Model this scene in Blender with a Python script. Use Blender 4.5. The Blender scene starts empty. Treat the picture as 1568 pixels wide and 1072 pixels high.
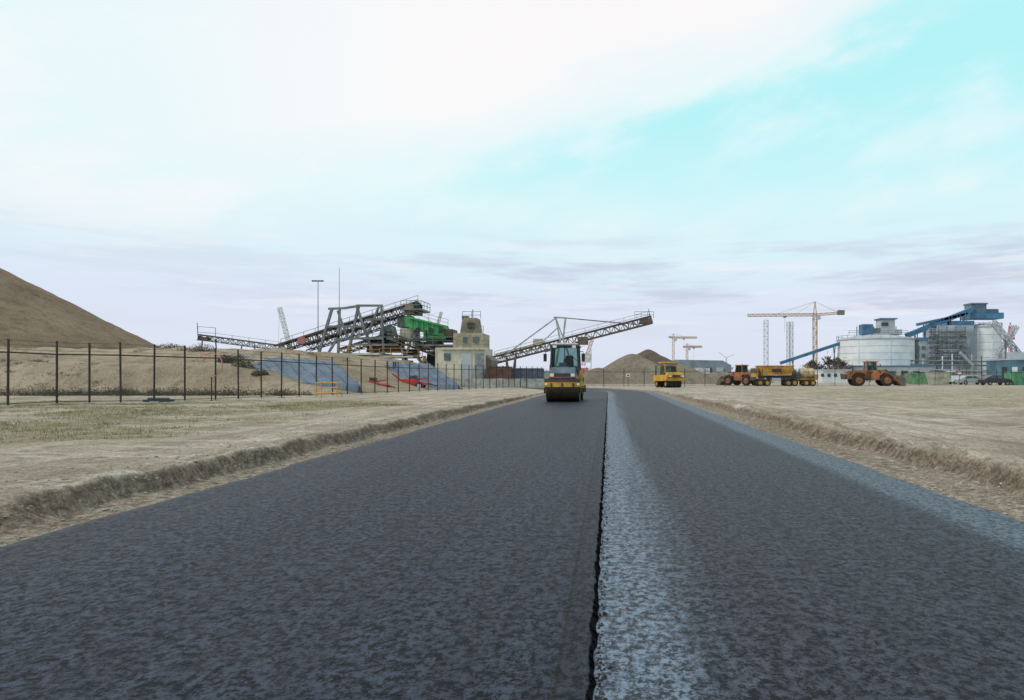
import bpy, math, random
import numpy as np
from mathutils import Vector, Matrix
random.seed(7); rng=np.random.default_rng(7)
scene=bpy.context.scene
scene.view_settings.view_transform='Standard'
scene.view_settings.look='None'
scene.view_settings.exposure=0
F=1050.0; H=1.3
def W(px,py,d): return Vector(((px-932)/F*d, d, H-(py-577)/F*d))

# ---------------------------------------------------------------- noise
def vnoise(x,y,seed=0):
    xi=np.floor(x).astype(np.int64); yi=np.floor(y).astype(np.int64)
    xf=x-xi; yf=y-yi
    def h(a,b):
        n=(a*374761393+b*668265263+seed*1442695041)&0xffffffff
        n=((n^(n>>13))*1274126177)&0xffffffff
        return ((n^(n>>16))&0xffff)/65535.0
    u=xf*xf*(3-2*xf); v=yf*yf*(3-2*yf)
    return (h(xi,yi)*(1-u)+h(xi+1,yi)*u)*(1-v)+(h(xi,yi+1)*(1-u)+h(xi+1,yi+1)*u)*v
def fbm(x,y,o=4,seed=0):
    s=0;a=.5
    for i in range(o):
        s=s+a*(vnoise(x,y,seed+i)-.5); x=x*2.03+5.1; y=y*2.03+1.7; a*=.5
    return s
def S(t): 
    t=np.clip(t,0,1); return t*t*(3-2*t)

# ---------------------------------------------------------------- materials
def nn(nt,t,**k):
    n=nt.nodes.new(t)
    for a,b in k.items(): setattr(n,a,b)
    return n
def mixc(nt,fac,a,b,mode='MIX'):
    n=nn(nt,'ShaderNodeMix',data_type='RGBA',blend_type=mode)
    for sock,val in ((n.inputs[0],fac),(n.inputs[6],a),(n.inputs[7],b)):
        if isinstance(val,bpy.types.NodeSocket): nt.links.new(val,sock)
        elif isinstance(val,(int,float)): sock.default_value=val
        else: sock.default_value=(*val[:3],1)
    return n.outputs[2]
def mth(nt,op,a,b=None,c=None,clamp=False):
    n=nn(nt,'ShaderNodeMath',operation=op); n.use_clamp=clamp
    for i,val in enumerate((a,b,c)):
        if val is None: continue
        if isinstance(val,bpy.types.NodeSocket): nt.links.new(val,n.inputs[i])
        else: n.inputs[i].default_value=val
    return n.outputs[0]
def sstep(nt,v,a,b):
    n=nn(nt,'ShaderNodeMapRange',interpolation_type='SMOOTHSTEP')
    nt.links.new(v,n.inputs[0]); n.inputs[1].default_value=a; n.inputs[2].default_value=b
    return n.outputs[0]
def noise(nt,vec,scale,detail=3,rough=.55,stretch=None):
    if stretch:
        m=nn(nt,'ShaderNodeVectorMath',operation='MULTIPLY'); nt.links.new(vec,m.inputs[0]); m.inputs[1].default_value=stretch; vec=m.outputs[0]
    n=nn(nt,'ShaderNodeTexNoise'); nt.links.new(vec,n.inputs['Vector'])
    n.inputs['Scale'].default_value=scale; n.inputs['Detail'].default_value=detail; n.inputs['Roughness'].default_value=rough
    return n.outputs[0]
def newmat(name):
    m=bpy.data.materials.new(name); m.use_nodes=True; nt=m.node_tree
    return m,nt,nt.nodes['Principled BSDF']
def bump(nt,bs,h,strength=.5,dist=.02):
    b=nn(nt,'ShaderNodeBump'); b.inputs['Strength'].default_value=strength; b.inputs['Distance'].default_value=dist
    nt.links.new(h,b.inputs['Height']); nt.links.new(b.outputs[0],bs.inputs['Normal'])
MC={}
def M(name,col,rough=.6,metal=0,var=.35,scale=1.5,dirt=.25,spec=.4):
    if name in MC: return MC[name]
    m,nt,bs=newmat(name)
    tc=nn(nt,'ShaderNodeTexCoord').outputs['Object']
    n1=noise(nt,tc,scale,4); n2=noise(nt,tc,scale*5,4,.65,(1,1,.35))
    dark=tuple(c*(1-var) for c in col); lite=tuple(min(1,c*(1+var*.6)) for c in col)
    c=mixc(nt,sstep(nt,n1,.3,.7),dark,lite)
    dm=mth(nt,'MULTIPLY',sstep(nt,n2,.48,.72),dirt)
    c=mixc(nt,dm,c,(.16,.13,.10))
    nt.links.new(c,bs.inputs['Base Color'])
    bs.inputs['Roughness'].default_value=rough; bs.inputs['Metallic'].default_value=metal
    bs.inputs['Specular IOR Level'].default_value=spec
    MC[name]=m; return m
yellow=M('yellow_paint',(.62,.34,.03),.45,dirt=.4)
orange=M('orange_paint',(.36,.14,.05),.6,dirt=.5)
dyellow=M('dusty_yellow_paint',(.58,.30,.05),.5,dirt=.45)
black=M('black_rubber',(.022,.022,.024),.8)
dark=M('dark_steel',(.05,.05,.055),.6)
grey=M('blue_grey_paint',(.13,.17,.20),.5)
steel=M('weathered_grey_steel',(.17,.19,.195),.6,dirt=.4)
rust=M('rusty_steel',(.15,.11,.08),.75,dirt=.5)
fencem=M('brown_fence_steel',(.04,.028,.024),.7)
green=M('green_paint',(.05,.34,.10),.5,dirt=.35)
beige=M('beige_cladding',(.60,.55,.43),.75,dirt=.3,scale=.5,var=.2)
white=M('white_paint',(.72,.74,.75),.55,dirt=.12,var=.1,scale=.3)
lgrey=M('light_grey_cladding',(.42,.45,.48),.6,dirt=.2,var=.15,scale=.2)
blue=M('blue_cladding',(.06,.17,.30),.5,dirt=.15,scale=.3)
bluem=M('blue_machine_paint',(.05,.16,.32),.5)
red=M('red_paint',(.50,.045,.04),.5)
drumm=M('drum_steel',(.075,.055,.035),.4,.6,dirt=.4,scale=4)
craney=M('crane_yellow_paint',(.50,.32,.17),.6)
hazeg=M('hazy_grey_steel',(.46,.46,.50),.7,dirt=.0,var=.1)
concrete=M('concrete',(.42,.41,.38),.85,dirt=.3)
lightm=M('lamp_lens',(.8,.78,.7),.15,var=.05,dirt=0)
whitew=M('white_steel',(.62,.62,.60),.5,dirt=.2)
glass=M('tinted_glass',(.04,.10,.10),.08,0,.5,1.2,0,.9)
navy=M('navy_car_paint',(.02,.03,.05),.25,dirt=.05,spec=.6)
pink=M('faded_red_paint',(.55,.20,.22),.6)
brownscar=M('light_steel',(.40,.40,.38),.6,dirt=.3)

# ---------------------------------------------------------------- builder
class B:
    def __init__(s,name,M0=None):
        s.name=name;s.v=[];s.f=[];s.m=[];s.mats=[];s.sm=[];s.M=M0 or Matrix()
    def add(s,vs,fs,mat,smooth=False):
        if mat not in s.mats: s.mats.append(mat)
        i=s.mats.index(mat); o=len(s.v)
        s.v+= [tuple(s.M@Vector(v)) for v in vs]
        for f in fs: s.f.append([k+o for k in f]); s.m.append(i); s.sm.append(smooth)
    def box(s,c,d,mat,rz=0,top=(1,1),sh=(0,0)):
        x,y,z=[k/2 for k in d]; R=Matrix.Rotation(rz,3,'Z'); c=Vector(c)
        vs=[]
        for zz,t,o in ((-z,(1,1),(0,0)),(z,top,sh)):
            for a,b in ((-1,-1),(1,-1),(1,1),(-1,1)):
                vs.append(c+R@Vector((a*x*t[0]+o[0],b*y*t[1]+o[1],zz)))
        s.add(vs,[(3,2,1,0),(4,5,6,7),(0,1,5,4),(1,2,6,5),(2,3,7,6),(3,0,4,7)],mat)
    def cyl(s,a,b,r1,mat,r2=None,n=8,cap=True,smooth=True):
        a=Vector(a);b=Vector(b);r2=r1 if r2 is None else r2
        d=(b-a); 
        if d.length<1e-6: return
        d.normalize(); u=d.cross(Vector((0,0,1)))
        if u.length<.01: u=Vector((1,0,0))
        u.normalize(); w=d.cross(u)
        vs=[a+(u*math.cos(t)+w*math.sin(t))*r1 for t in [2*math.pi*k/n for k in range(n)]]
        vs+=[b+(u*math.cos(t)+w*math.sin(t))*r2 for t in [2*math.pi*k/n for k in range(n)]]
        s.add(vs,[(k,k+n,(k+1)%n+n,(k+1)%n) for k in range(n)],mat,smooth)
        if cap: s.add(vs,[tuple(range(n)),tuple(range(2*n-1,n-1,-1))],mat)
    def beam(s,a,b,w,mat,h=None):
        a=Vector(a);b=Vector(b);h=h or w
        d=(b-a)
        if d.length<1e-6: return
        d.normalize(); u=d.cross(Vector((0,0,1)))
        if u.length<.02: u=Vector((1,0,0))
        u.normalize(); t=u.cross(d)
        vs=[p+u*(i*w/2)+t*(j*h/2) for p in (a,b) for i,j in ((-1,-1),(1,-1),(1,1),(-1,1))]
        s.add(vs,[(3,2,1,0),(4,5,6,7),(0,1,5,4),(1,2,6,5),(2,3,7,6),(3,0,4,7)],mat)
    def prof(s,pts,y0,y1,mat,yt=None):
        n=len(pts); vs=[(x,y0,z) for x,z in pts]+[(x,y1,z) for x,z in pts]
        s.add(vs,[tuple(range(n)),tuple(range(2*n-1,n-1,-1))]+[((k+1)%n,k,k+n,(k+1)%n+n) for k in range(n)],mat)
    def lathe(s,c,axis,prof,mat,n=24,smooth=True):
        c=Vector(c);ax=Vector(axis).normalized(); u=ax.cross(Vector((0,0,1)))
        if u.length<.01:u=Vector((1,0,0))
        u.normalize(); w=ax.cross(u); vs=[]
        for t,r in prof:
            for k in range(n):
                a=2*math.pi*k/n; vs.append(c+ax*t+(u*math.cos(a)+w*math.sin(a))*r)
        fs=[(i*n+k,i*n+(k+1)%n,(i+1)*n+(k+1)%n,(i+1)*n+k) for i in range(len(prof)-1) for k in range(n)]
        s.add(vs,fs,mat,smooth)
    def wheel(s,c,r,w,axis=(0,1,0),rim=None,tyre=None):
        rim=rim or dyellow; tyre=tyre or black
        h=w/2
        s.lathe(c,axis,[(-h*.8,r*.55),(-h,r*.7),(-h,r*.9),(-h*.7,r),(h*.7,r),(h,r*.9),(h,r*.7),(h*.8,r*.55)],tyre,22)
        s.lathe(c,axis,[(-h*.78,.001),(-h*.78,r*.2),(-h*.5,r*.25),(-h*.5,r*.5),(-h*.82,r*.56)],rim,18)
        s.lathe(c,axis,[(h*.78,.001),(h*.78,r*.2),(h*.5,r*.25),(h*.5,r*.5),(h*.82,r*.56)],rim,18)
        ax=Vector(axis)
        for k in range(18):
            a=2*math.pi*k/18; u=ax.cross(Vector((0,0,1))).normalized(); v=ax.cross(u)
            p=Vector(c)+(u*math.cos(a)+v*math.sin(a))*r*1.0
            s.beam(p-ax*h*.8,p+ax*h*.8,r*.1,tyre,r*.05)
    def truss(s,a,b,w,h,n,mat,t=.1,belt=None,rail=None):
        a=Vector(a);b=Vector(b);d=b-a; side=Vector((-d.y,d.x,0))
        if abs(d.x)<.01 and abs(d.y)<.01: side=Vector((0,1,0)); up=Vector((1,0,0))
        else:
            side.normalize(); up=side.cross(d).normalized()
            if up.z<0: up=-up
        for sd in (-.5,.5):
            o=side*w*sd
            s.beam(a+o-up*h/2,b+o-up*h/2,t,mat); s.beam(a+o+up*h/2,b+o+up*h/2,t,mat)
            for k in range(n):
                p=a+d*(k/n); q=a+d*((k+1)/n)
                sg=1 if k%2 else -1
                s.beam(p+o-up*h/2*sg,q+o+up*h/2*sg,t*.7,mat)
                s.beam(q+o-up*h/2,q+o+up*h/2,t*.6,mat)
                if sd>0: 
                    for q2 in (-1,1): s.beam(q-side*w/2+up*h/2*q2,q+side*w/2+up*h/2*q2,t*.6,mat)
                    s.beam(p-side*w/2*sg+up*h/2,q+side*w/2*sg+up*h/2,t*.5,mat)
        if belt:
            s.beam(a+up*(h/2+.12),b+up*(h/2+.12),w*.8,belt,.1)
            s.beam(a-up*(h/2-.15),b-up*(h/2-.15),w*.7,belt,.06)
            for k in range(n*2):
                p=a+d*(k/(n*2)); s.cyl(p+up*(h/2+.02)-side*w*.45,p+up*(h/2+.02)+side*w*.45,.07,mat,n=6)
    def railing(s,pts,mat,h=1.1,t=.05,step=1.5):
        for a,b in zip(pts[:-1],pts[1:]):
            a=Vector(a);b=Vector(b);n=max(1,int((b-a).length/step))
            for z in (h*.5,h): s.beam(a+Vector((0,0,z)),b+Vector((0,0,z)),t,mat)
            for k in range(n+1):
                p=a.lerp(b,k/n); s.beam(p,p+Vector((0,0,h)),t,mat)
    def done(s,parent=None,bevel=0,name=None):
        me=bpy.data.meshes.new(s.name); me.from_pydata(s.v,[],s.f); me.update()
        for m in s.mats: me.materials.append(m)
        me.polygons.foreach_set('material_index',s.m); me.polygons.foreach_set('use_smooth',s.sm)
        o=bpy.data.objects.new(s.name,me); scene.collection.objects.link(o)
        if parent: o.parent=parent
        if bevel:
            bm=o.modifiers.new('bevel','BEVEL'); bm.width=bevel; bm.segments=2; bm.limit_method='ANGLE'; bm.angle_limit=.6
        return o
def empty(name):
    e=bpy.data.objects.new(name,None); scene.collection.objects.link(e); return e
def grid(name,P,mat,attr=None,uv=None,smooth=True):
    ny,nx=P.shape[:2]
    me=bpy.data.meshes.new(name)
    idx=np.arange(ny*nx).reshape(ny,nx)
    f=np.stack([idx[:-1,:-1],idx[:-1,1:],idx[1:,1:],idx[1:,:-1]],-1).reshape(-1,4)
    me.vertices.add(ny*nx); me.vertices.foreach_set('co',P.reshape(-1).astype(np.float32))
    me.loops.add(f.size); me.loops.foreach_set('vertex_index',f.reshape(-1).astype(np.int32))
    me.polygons.add(len(f)); me.polygons.foreach_set('loop_start',np.arange(0,f.size,4,dtype=np.int32)); me.polygons.foreach_set('loop_total',np.full(len(f),4,dtype=np.int32))
    me.update(calc_edges=True); me.validate()
    if attr is not None:
        a=me.color_attributes.new('zone','FLOAT_COLOR','POINT'); 
        c=np.ones((ny*nx,4),np.float32); c[:,:3]=attr.reshape(-1,3); a.data.foreach_set('color',c.reshape(-1))
    if uv is not None:
        l=me.uv_layers.new(name='UVMap'); l.data.foreach_set('uv',uv.reshape(-1,2)[f.reshape(-1)].astype(np.float32).reshape(-1))
    if smooth: me.polygons.foreach_set('use_smooth',np.ones(len(f),dtype=bool))
    me.materials.append(mat)
    o=bpy.data.objects.new(name,me); scene.collection.objects.link(o); return o

# ---------------------------------------------------------------- ground
def curve(Y): 
    t=np.clip(Y-55,0,30); return -t*t/100
def plateau(Y): return .03+.17*(1-S((Y-22)/38))
xs=np.concatenate([[-4000,-2000,-1000,-500,-250,-150,-100,-80,-60],np.arange(-50,-9,.35),np.arange(-9,-6.2,.09),np.arange(-6.2,-4.2,.03),np.arange(-4,3.4,1.),np.arange(3.5,5.6,.03),np.arange(5.6,9,.08),np.arange(9,30,.3),[32,36,42,50,60,80,110,160,250,400,800,1600,4000]])
ys=np.concatenate([[-60,-20,-8,-3,0,2,3],np.arange(4,20,.045),np.arange(20,45,.2),np.arange(45,90,1.),[92,95,100,110,120,140,170,220,300,450,700,1200,2500,6000]])
XX,YY=np.meshgrid(xs,ys)
pl=plateau(YY)
footL=5.12+.20*fbm(YY*.7,YY*0,3,3)*2+.12*fbm(YY*3.5,XX*3,3,4)*2
footR=4.42+.24*fbm(YY*.6,YY*0+9,3,5)*2+.14*fbm(YY*3.5,XX*3,3,6)*2
wL=.16+.35*np.clip(fbm(YY*.9,YY*0+4,3,8)+.15,0,1)
tL=S((-XX-footL)/wL); tR=S((XX-footR)/(wL+.06))
t=np.where(XX<0,tL,tR)
end=S((YY-80)/6); t=np.maximum(t,end)
floor=-.03+0*XX
clod=fbm(XX*4.1,YY*4.1,4,11)
rough=fbm(XX*.6,YY*.6,4,21)
clod2=fbm(XX*1.6,YY*1.1,4,13)
slope=4*t*(1-t)
nearf=(1-S((YY-50)/20))
ruts=np.sin((XX+fbm(XX*0,YY*.08,2,71)*3)*3.4)*.014*S((XX-5.6)/1.)*(1-S((XX-13)/3))
Z=floor*(1-t)+pl*t+ slope*clod*.12 + t*(rough*.06+clod*.03+np.maximum(clod2,0)*.09+ruts)*nearf
sh=np.where(XX<0,S((-XX-4.5)/.3),S((XX-3.7)/.3))
Z+= (1-t)*sh*(fbm(XX*9,YY*9,3,31)*.04+.02+.06*np.maximum(fbm(XX*3,YY*3,3,33),0))
berm=1.2*np.exp(-((XX-(footR+.42))/.22)**2)+ .5*np.exp(-((-XX-(footL+.32))/.2)**2)+.6*np.exp(-((XX-(footR+1.5))/.3)**2)
Z+=berm*(fbm(XX*4,YY*2.2,4,41)*.24+.035)*(1-end)*nearf
P=np.stack([XX+curve(YY)*(np.abs(XX)<300),YY,Z],-1)
zone=np.zeros(XX.shape+(3,))
zone[...,0]=np.clip((1-t)*.8+slope*1.1+berm*np.clip(clod*2,0,1)*.6,0,1)*(1-end)
nb=fbm(XX*.22,YY*.35,4,51)
pat=S((fbm(XX*.5,YY*.7,4,55)+.12)/.2)
gl=S((-XX-7.2+nb*5)/2.)*S((YY-11.2+nb*5)/1.5)*(1-S((YY-27+nb*6)/9))*(.35+.65*pat)
gl2=S((-XX-9)/2.)*S((YY-10.2+nb*3)/.8)*(1-S((YY-11.8)/1))*.6
gr=S((XX-6.5-YY*.10+nb*4)/3)*S((YY-25-nb*12)/4)*(1-S((YY-75)/15))*.62*(.4+.6*pat)
zone[...,1]=np.clip(gl+gl2+gr,0,1)
zone[...,2]=np.clip(slope*1.2,0,1)*(1-end)

def ground_material():
    m,nt,bs=newmat('sandy_ground')
    tc=nn(nt,'ShaderNodeTexCoord').outputs['Object']
    at=nn(nt,'ShaderNodeAttribute',attribute_name='zone'); sp=nn(nt,'ShaderNodeSeparateColor'); nt.links.new(at.outputs['Color'],sp.inputs[0])
    n1=noise(nt,tc,.35,6,.6); n2=noise(nt,tc,2.5,6,.65); n3=noise(nt,tc,28,4,.7); st=noise(nt,tc,1,5,.65,(2.6,.10,1))
    st2=noise(nt,tc,1,5,.7,(.30,1.8,1)); n4=noise(nt,tc,9,5,.7)
    c=mixc(nt,sstep(nt,n1,.35,.65),(.34,.285,.215),(.52,.455,.365))
    c=mixc(nt,mth(nt,'MULTIPLY',sstep(nt,n2,.48,.68),.6),c,(.24,.19,.14))
    c=mixc(nt,mth(nt,'MULTIPLY',sstep(nt,st,.50,.60),.55),c,(.25,.205,.155))
    c=mixc(nt,mth(nt,'MULTIPLY',sstep(nt,mth(nt,'SUBTRACT',1,st),.56,.66),.6),c,(.60,.545,.46))
    c=mixc(nt,mth(nt,'MULTIPLY',sstep(nt,st2,.54,.64),.6),c,(.64,.59,.51))
    gn=mth(nt,'MULTIPLY',sp.outputs[1],sstep(nt,mth(nt,'ADD',mth(nt,'MULTIPLY',n2,.6),mth(nt,'MULTIPLY',n3,.4)),.38,.56))
    gc=mixc(nt,n3,(.17,.155,.07),(.34,.31,.17))
    c=mixc(nt,mth(nt,'MULTIPLY',gn,.75),c,gc)
    dc=mixc(nt,sstep(nt,n4,.35,.68),(.13,.10,.075),(.36,.295,.23))
    c=mixc(nt,mth(nt,'MULTIPLY',sp.outputs[0],.88),c,dc)
    c=mixc(nt,mth(nt,'MULTIPLY',sp.outputs[2],.4),c,(.15,.11,.075))
    v=nn(nt,'ShaderNodeTexVoronoi'); nt.links.new(tc,v.inputs['Vector']); v.inputs['Scale'].default_value=22
    c=mixc(nt,mth(nt,'MULTIPLY',mth(nt,'SUBTRACT',1,sstep(nt,v.outputs[0],.08,.22)),.4),c,(.48,.43,.37))
    c=mixc(nt,.8,c,mixc(nt,sstep(nt,n3,.3,.7),(.55,.55,.55),(1.35,1.35,1.35)),'MULTIPLY')
    c=mixc(nt,.5,c,mixc(nt,sstep(nt,n4,.3,.7),(.6,.6,.6),(1.3,1.3,1.3)),'MULTIPLY')
    nt.links.new(c,bs.inputs['Base Color']); bs.inputs['Roughness'].default_value=.95; bs.inputs['Specular IOR Level'].default_value=.15
    bump(nt,bs,mth(nt,'ADD',n3,mth(nt,'ADD',mth(nt,'MULTIPLY',n4,2),mth(nt,'MULTIPLY',n2,3))),.9,.04)
    return m
grid('ground',P,ground_material(),zone)

# ---------------------------------------------------------------- road
def asphalt(name,left):
    m,nt,bs=newmat(name)
    uv=nn(nt,'ShaderNodeUVMap',uv_map='UVMap').outputs[0]
    sx=nn(nt,'ShaderNodeSeparateXYZ'); nt.links.new(uv,sx.inputs[0]); u=sx.outputs[0]
    f1=noise(nt,uv,70,3,.7); f2=noise(nt,uv,26,3,.65,(1,.8,1)); big=noise(nt,uv,.8,5,.65); st=noise(nt,uv,1,4,.6,(3.5,.10,1)); fb=noise(nt,uv,9,4,.7)
    f3=noise(nt,uv,11,4,.7,(1,.8,1))
    agg=mth(nt,'ADD',mth(nt,'ADD',mth(nt,'MULTIPLY',f1,.28),mth(nt,'MULTIPLY',f2,.42)),mth(nt,'MULTIPLY',f3,.30))
    a=sstep(nt,agg,.435,.575)
    if left: c=mixc(nt,a,(.0015,.002,.004),(.030,.043,.070))
    else: c=mixc(nt,a,(.003,.0035,.006),(.037,.041,.062))
    c=mixc(nt,mth(nt,'MULTIPLY',sstep(nt,st,.45,.65),.45),c,(.008,.010,.016))
    c=mixc(nt,mth(nt,'MULTIPLY',sstep(nt,big,.5,.72),.3),c,(.032,.038,.052))
    sp=mth(nt,'MULTIPLY',sstep(nt,noise(nt,uv,90,1,.5),.68,.74),.5)
    c=mixc(nt,sp,c,(.13,.15,.18))
    sn=noise(nt,uv,1,3,.6,(.9,2.2,1))
    c=mixc(nt,mth(nt,'MULTIPLY',sstep(nt,sn,.68,.74),.8),c,(.004,.004,.005))
    if left:
        jn=mth(nt,'MULTIPLY',mth(nt,'SUBTRACT',fb,.5),.035)
        e=mth(nt,'ADD',u,jn)
        seam=sstep(nt,e,-.225,-.205)
        c=mixc(nt,mth(nt,'MULTIPLY',seam,.5),c,(.008,.010,.015))
        ln=mth(nt,'MULTIPLY',sstep(nt,e,-.235,-.22),mth(nt,'SUBTRACT',1,sstep(nt,e,-.215,-.20)))
        c=mixc(nt,ln,c,(.002,.002,.003))
        edge=sstep(nt,e,-.095,-.085)
        c=mixc(nt,edge,c,mixc(nt,a,(.0015,.0015,.002),(.014,.014,.016)))
        de=mth(nt,'SUBTRACT',1,sstep(nt,mth(nt,'ADD',u,mth(nt,'MULTIPLY',fb,.35)),-4.42,-4.2))
        c=mixc(nt,mth(nt,'MULTIPLY',de,.5),c,(.12,.105,.085))
        spec=mth(nt,'MULTIPLY',mth(nt,'SUBTRACT',1,edge),mth(nt,'ADD',.10,mth(nt,'MULTIPLY',a,.18))); nt.links.new(spec,bs.inputs['Specular IOR Level'])
    else:
        nn1=mth(nt,'MULTIPLY',mth(nt,'SUBTRACT',fb,.5),.6); nn2=mth(nt,'MULTIPLY',mth(nt,'SUBTRACT',st,.5),.8)
        e=mth(nt,'ADD',mth(nt,'ADD',u,nn1),nn2)
        s1=mth(nt,'SUBTRACT',1,sstep(nt,e,.12,.66))
        e2=mth(nt,'ADD',u,mth(nt,'MULTIPLY',nn1,.6))
        s2=sstep(nt,e2,2.95,3.25)
        s=mth(nt,'MAXIMUM',s1,mth(nt,'MULTIPLY',s2,.75))
        sc=mixc(nt,sstep(nt,agg,.44,.57),(.006,.009,.014),(.145,.20,.27))  # tack-coat stripes, their sky sheen painted into the base colour as pale blue
        c=mixc(nt,s,c,sc)
        nt.links.new(mth(nt,'ADD',mth(nt,'ADD',.10,mth(nt,'MULTIPLY',a,.18)),mth(nt,'MULTIPLY',s,.22)),bs.inputs['Specular IOR Level'])
    nt.links.new(c,bs.inputs['Base Color'])
    bs.inputs['Roughness'].default_value=.55 if left else .52
    bump(nt,bs,agg,.8,.02)
    return m
yr=np.concatenate([np.arange(-6,1,.5),np.arange(1,14,.05),np.arange(14,40,.3),np.arange(40,80,1.)])
def roadsheet(name,xcols,zc,mat,jit):
    X=np.tile(np.array(xcols,float),(len(yr),1)); Y=np.tile(yr[:,None],(1,len(xcols)))
    U=X.copy()
    for k,(amp,fr,sd) in jit.items():
        X[:,k]+=amp*2*fbm(yr*fr,yr*0+sd,4,sd)
    Zs=np.tile(np.array(zc,float),(len(yr),1))
    return grid(name,np.stack([X+curve(Y),Y,Zs],-1),mat,uv=np.stack([U,Y],-1),smooth=False)
LE=-4.52
roadsheet('asphalt_road',[LE-.06,LE,-3,-1.5,-.32,-.22,-.105,-.085,-.056],[-.04,.04,.04,.04,.04,.038,.036,.030,-.002],asphalt('fresh_asphalt',True),{0:(.08,1.5,1),1:(.07,1.5,1),6:(.012,5,2),7:(.018,7,3),8:(.022,9,4)})
roadsheet('asphalt_road_lane',[-.14,.5,1.5,2.5,3.70,3.74],[0,0,0,0,0,-.05],asphalt('older_asphalt',False),{4:(.06,1.2,6),5:(.06,1.2,6)})
def crumbs(name,pts,mat):
    b=B(name)
    for (x,y,z,r) in pts:
        n=6; a0=random.random()*6
        ring=[(x+math.cos(a0+k*math.pi*2/n)*r*random.uniform(.7,1.2),y+math.sin(a0+k*math.pi*2/n)*r*random.uniform(.7,1.2),z+r*random.uniform(-.1,.3)) for k in range(n)]
        top=(x+random.uniform(-.3,.3)*r,y,z+r*random.uniform(.6,1.)); bot=(x,y,z-r*.4)
        vs=ring+[top,bot]
        b.add(vs,[(k,(k+1)%n,n) for k in range(n)]+[((k+1)%n,k,n+1) for k in range(n)],mat)
    return b.done()
tar=M('loose_asphalt_crumb',(.006,.006,.007),.7)
pts=[]
for i in range(520):
    y=2.4+random.random()**1.8*22; x=-.052+abs(random.gauss(0,.016)); pts.append((x,y,.002,random.uniform(.003,.009)))
for i in range(22):
    y=2.6+random.random()*9; pts.append((-.025+random.random()*.04,y,.004,random.uniform(.010,.017)))
crumbs('asphalt_crumbs',pts,tar)
stone=M('pebble_stone',(.34,.30,.24),.9,dirt=.3)
pts=[]
for i in range(3200):
    y=4.5+random.random()**1.6*26
    if random.random()<.5: x=-4.58-random.random()**1.3*2.2; 
    else: x=3.78+random.random()**1.3*2.2
    j=np.searchsorted(ys,y)-1; k=np.searchsorted(xs,x)-1
    pts.append((x,y,float(Z[j,k])+.004,random.uniform(.005,.02)*(1.7 if random.random()<.06 else 1)))
crumbs('gravel_stones',pts,stone)

# ---------------------------------------------------------------- grass / scrub
def bladesobj(name,cents,mat,hmin,hmax,spread,nb,w=.006):
    V=[];Fc=[]
    for (x,y,z) in cents:
        for k in range(nb):
            a=random.random()*6.28; r=random.random()*spread; h=random.uniform(hmin,hmax)
            bx=x+math.cos(a)*r; by=y+math.sin(a)*r; a2=random.random()*6.28; le=h*random.uniform(.1,.7)
            dx,dy=math.cos(a2)*w,math.sin(a2)*w; o=len(V)
            V+=[(bx-dx,by-dy,z-.02),(bx+dx,by+dy,z-.02),(bx+math.cos(a)*le,by+math.sin(a)*le,z+h)]
            Fc.append((o,o+1,o+2))
    me=bpy.data.meshes.new(name); me.from_pydata(V,[],Fc); me.materials.append(mat)
    o=bpy.data.objects.new(name,me); scene.collection.objects.link(o); return o
gmat=M('dry_grass_blades',(.27,.235,.115),.8,var=.4,scale=.8,dirt=.15)
cs=[]
while len(cs)<6000:
    if random.random()<.62:
        x=random.uniform(-26,-6.5); y=random.uniform(10.5,33)
        nbv=float(fbm(np.array(x*.22),np.array(y*.35),4,51)); p=float(S((-x-7.2+nbv*5)/2)*S((y-11.2+nbv*5)/1.5)*(1-S((y-27+nbv*6)/9)))
    else:
        x=random.uniform(8,50); y=random.uniform(22,70)
        nbv=float(fbm(np.array(x*.22),np.array(y*.35),4,51)); p=.5*float(S((x-6.5-y*.1+nbv*4)/3)*S((y-25-nbv*12)/4)*(1-S((y-75)/15)))
    p*=float(S((fbm(np.array(x*.5),np.array(y*.7),4,55)+.12)/.2))*.9+.1
    if random.random()<p: cs.append((x,y,float(plateau(y))+.01))
bladesobj('grass',cs,gmat,.015,.07,.18,8,.007)

# ---------------------------------------------------------------- embankment + sand piles
def sandmat(name,a,b,ripple=False):
    m,nt,bs=newmat(name); tc=nn(nt,'ShaderNodeTexCoord').outputs['Object']
    n1=noise(nt,tc,.15,6,.6); n2=noise(nt,tc,1.2,6,.65,(1,1,.4)); n3=noise(nt,tc,9,4,.7); n4=noise(nt,tc,.45,6,.7,(1.6,1,.3))
    c=mixc(nt,sstep(nt,n1,.3,.7),a,b)
    c=mixc(nt,mth(nt,'MULTIPLY',sstep(nt,n2,.48,.68),.55),c,tuple(k*.55 for k in a))
    c=mixc(nt,mth(nt,'MULTIPLY',sstep(nt,n4,.5,.66),.5),c,tuple(k*.7 for k in a))
    c=mixc(nt,.7,c,mixc(nt,sstep(nt,n3,.3,.7),(.6,.6,.6),(1.3,1.3,1.3)),'MULTIPLY')
    nt.links.new(c,bs.inputs['Base Color']); bs.inputs['Roughness'].default_value=.95; bs.inputs['Specular IOR Level'].default_value=.1
    bump(nt,bs,mth(nt,'ADD',n3,mth(nt,'MULTIPLY',n2,3)),.8,.15)
    return m
sandA=sandmat('brown_sand',(.215,.158,.108),(.285,.215,.15))
sandB=sandmat('embankment_sand',(.31,.24,.17),(.46,.375,.275))
sandC=sandmat('grey_gravel',(.21,.175,.135),(.29,.245,.19))
sandD=sandmat('dark_soil',(.11,.085,.07),(.16,.13,.11))
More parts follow.
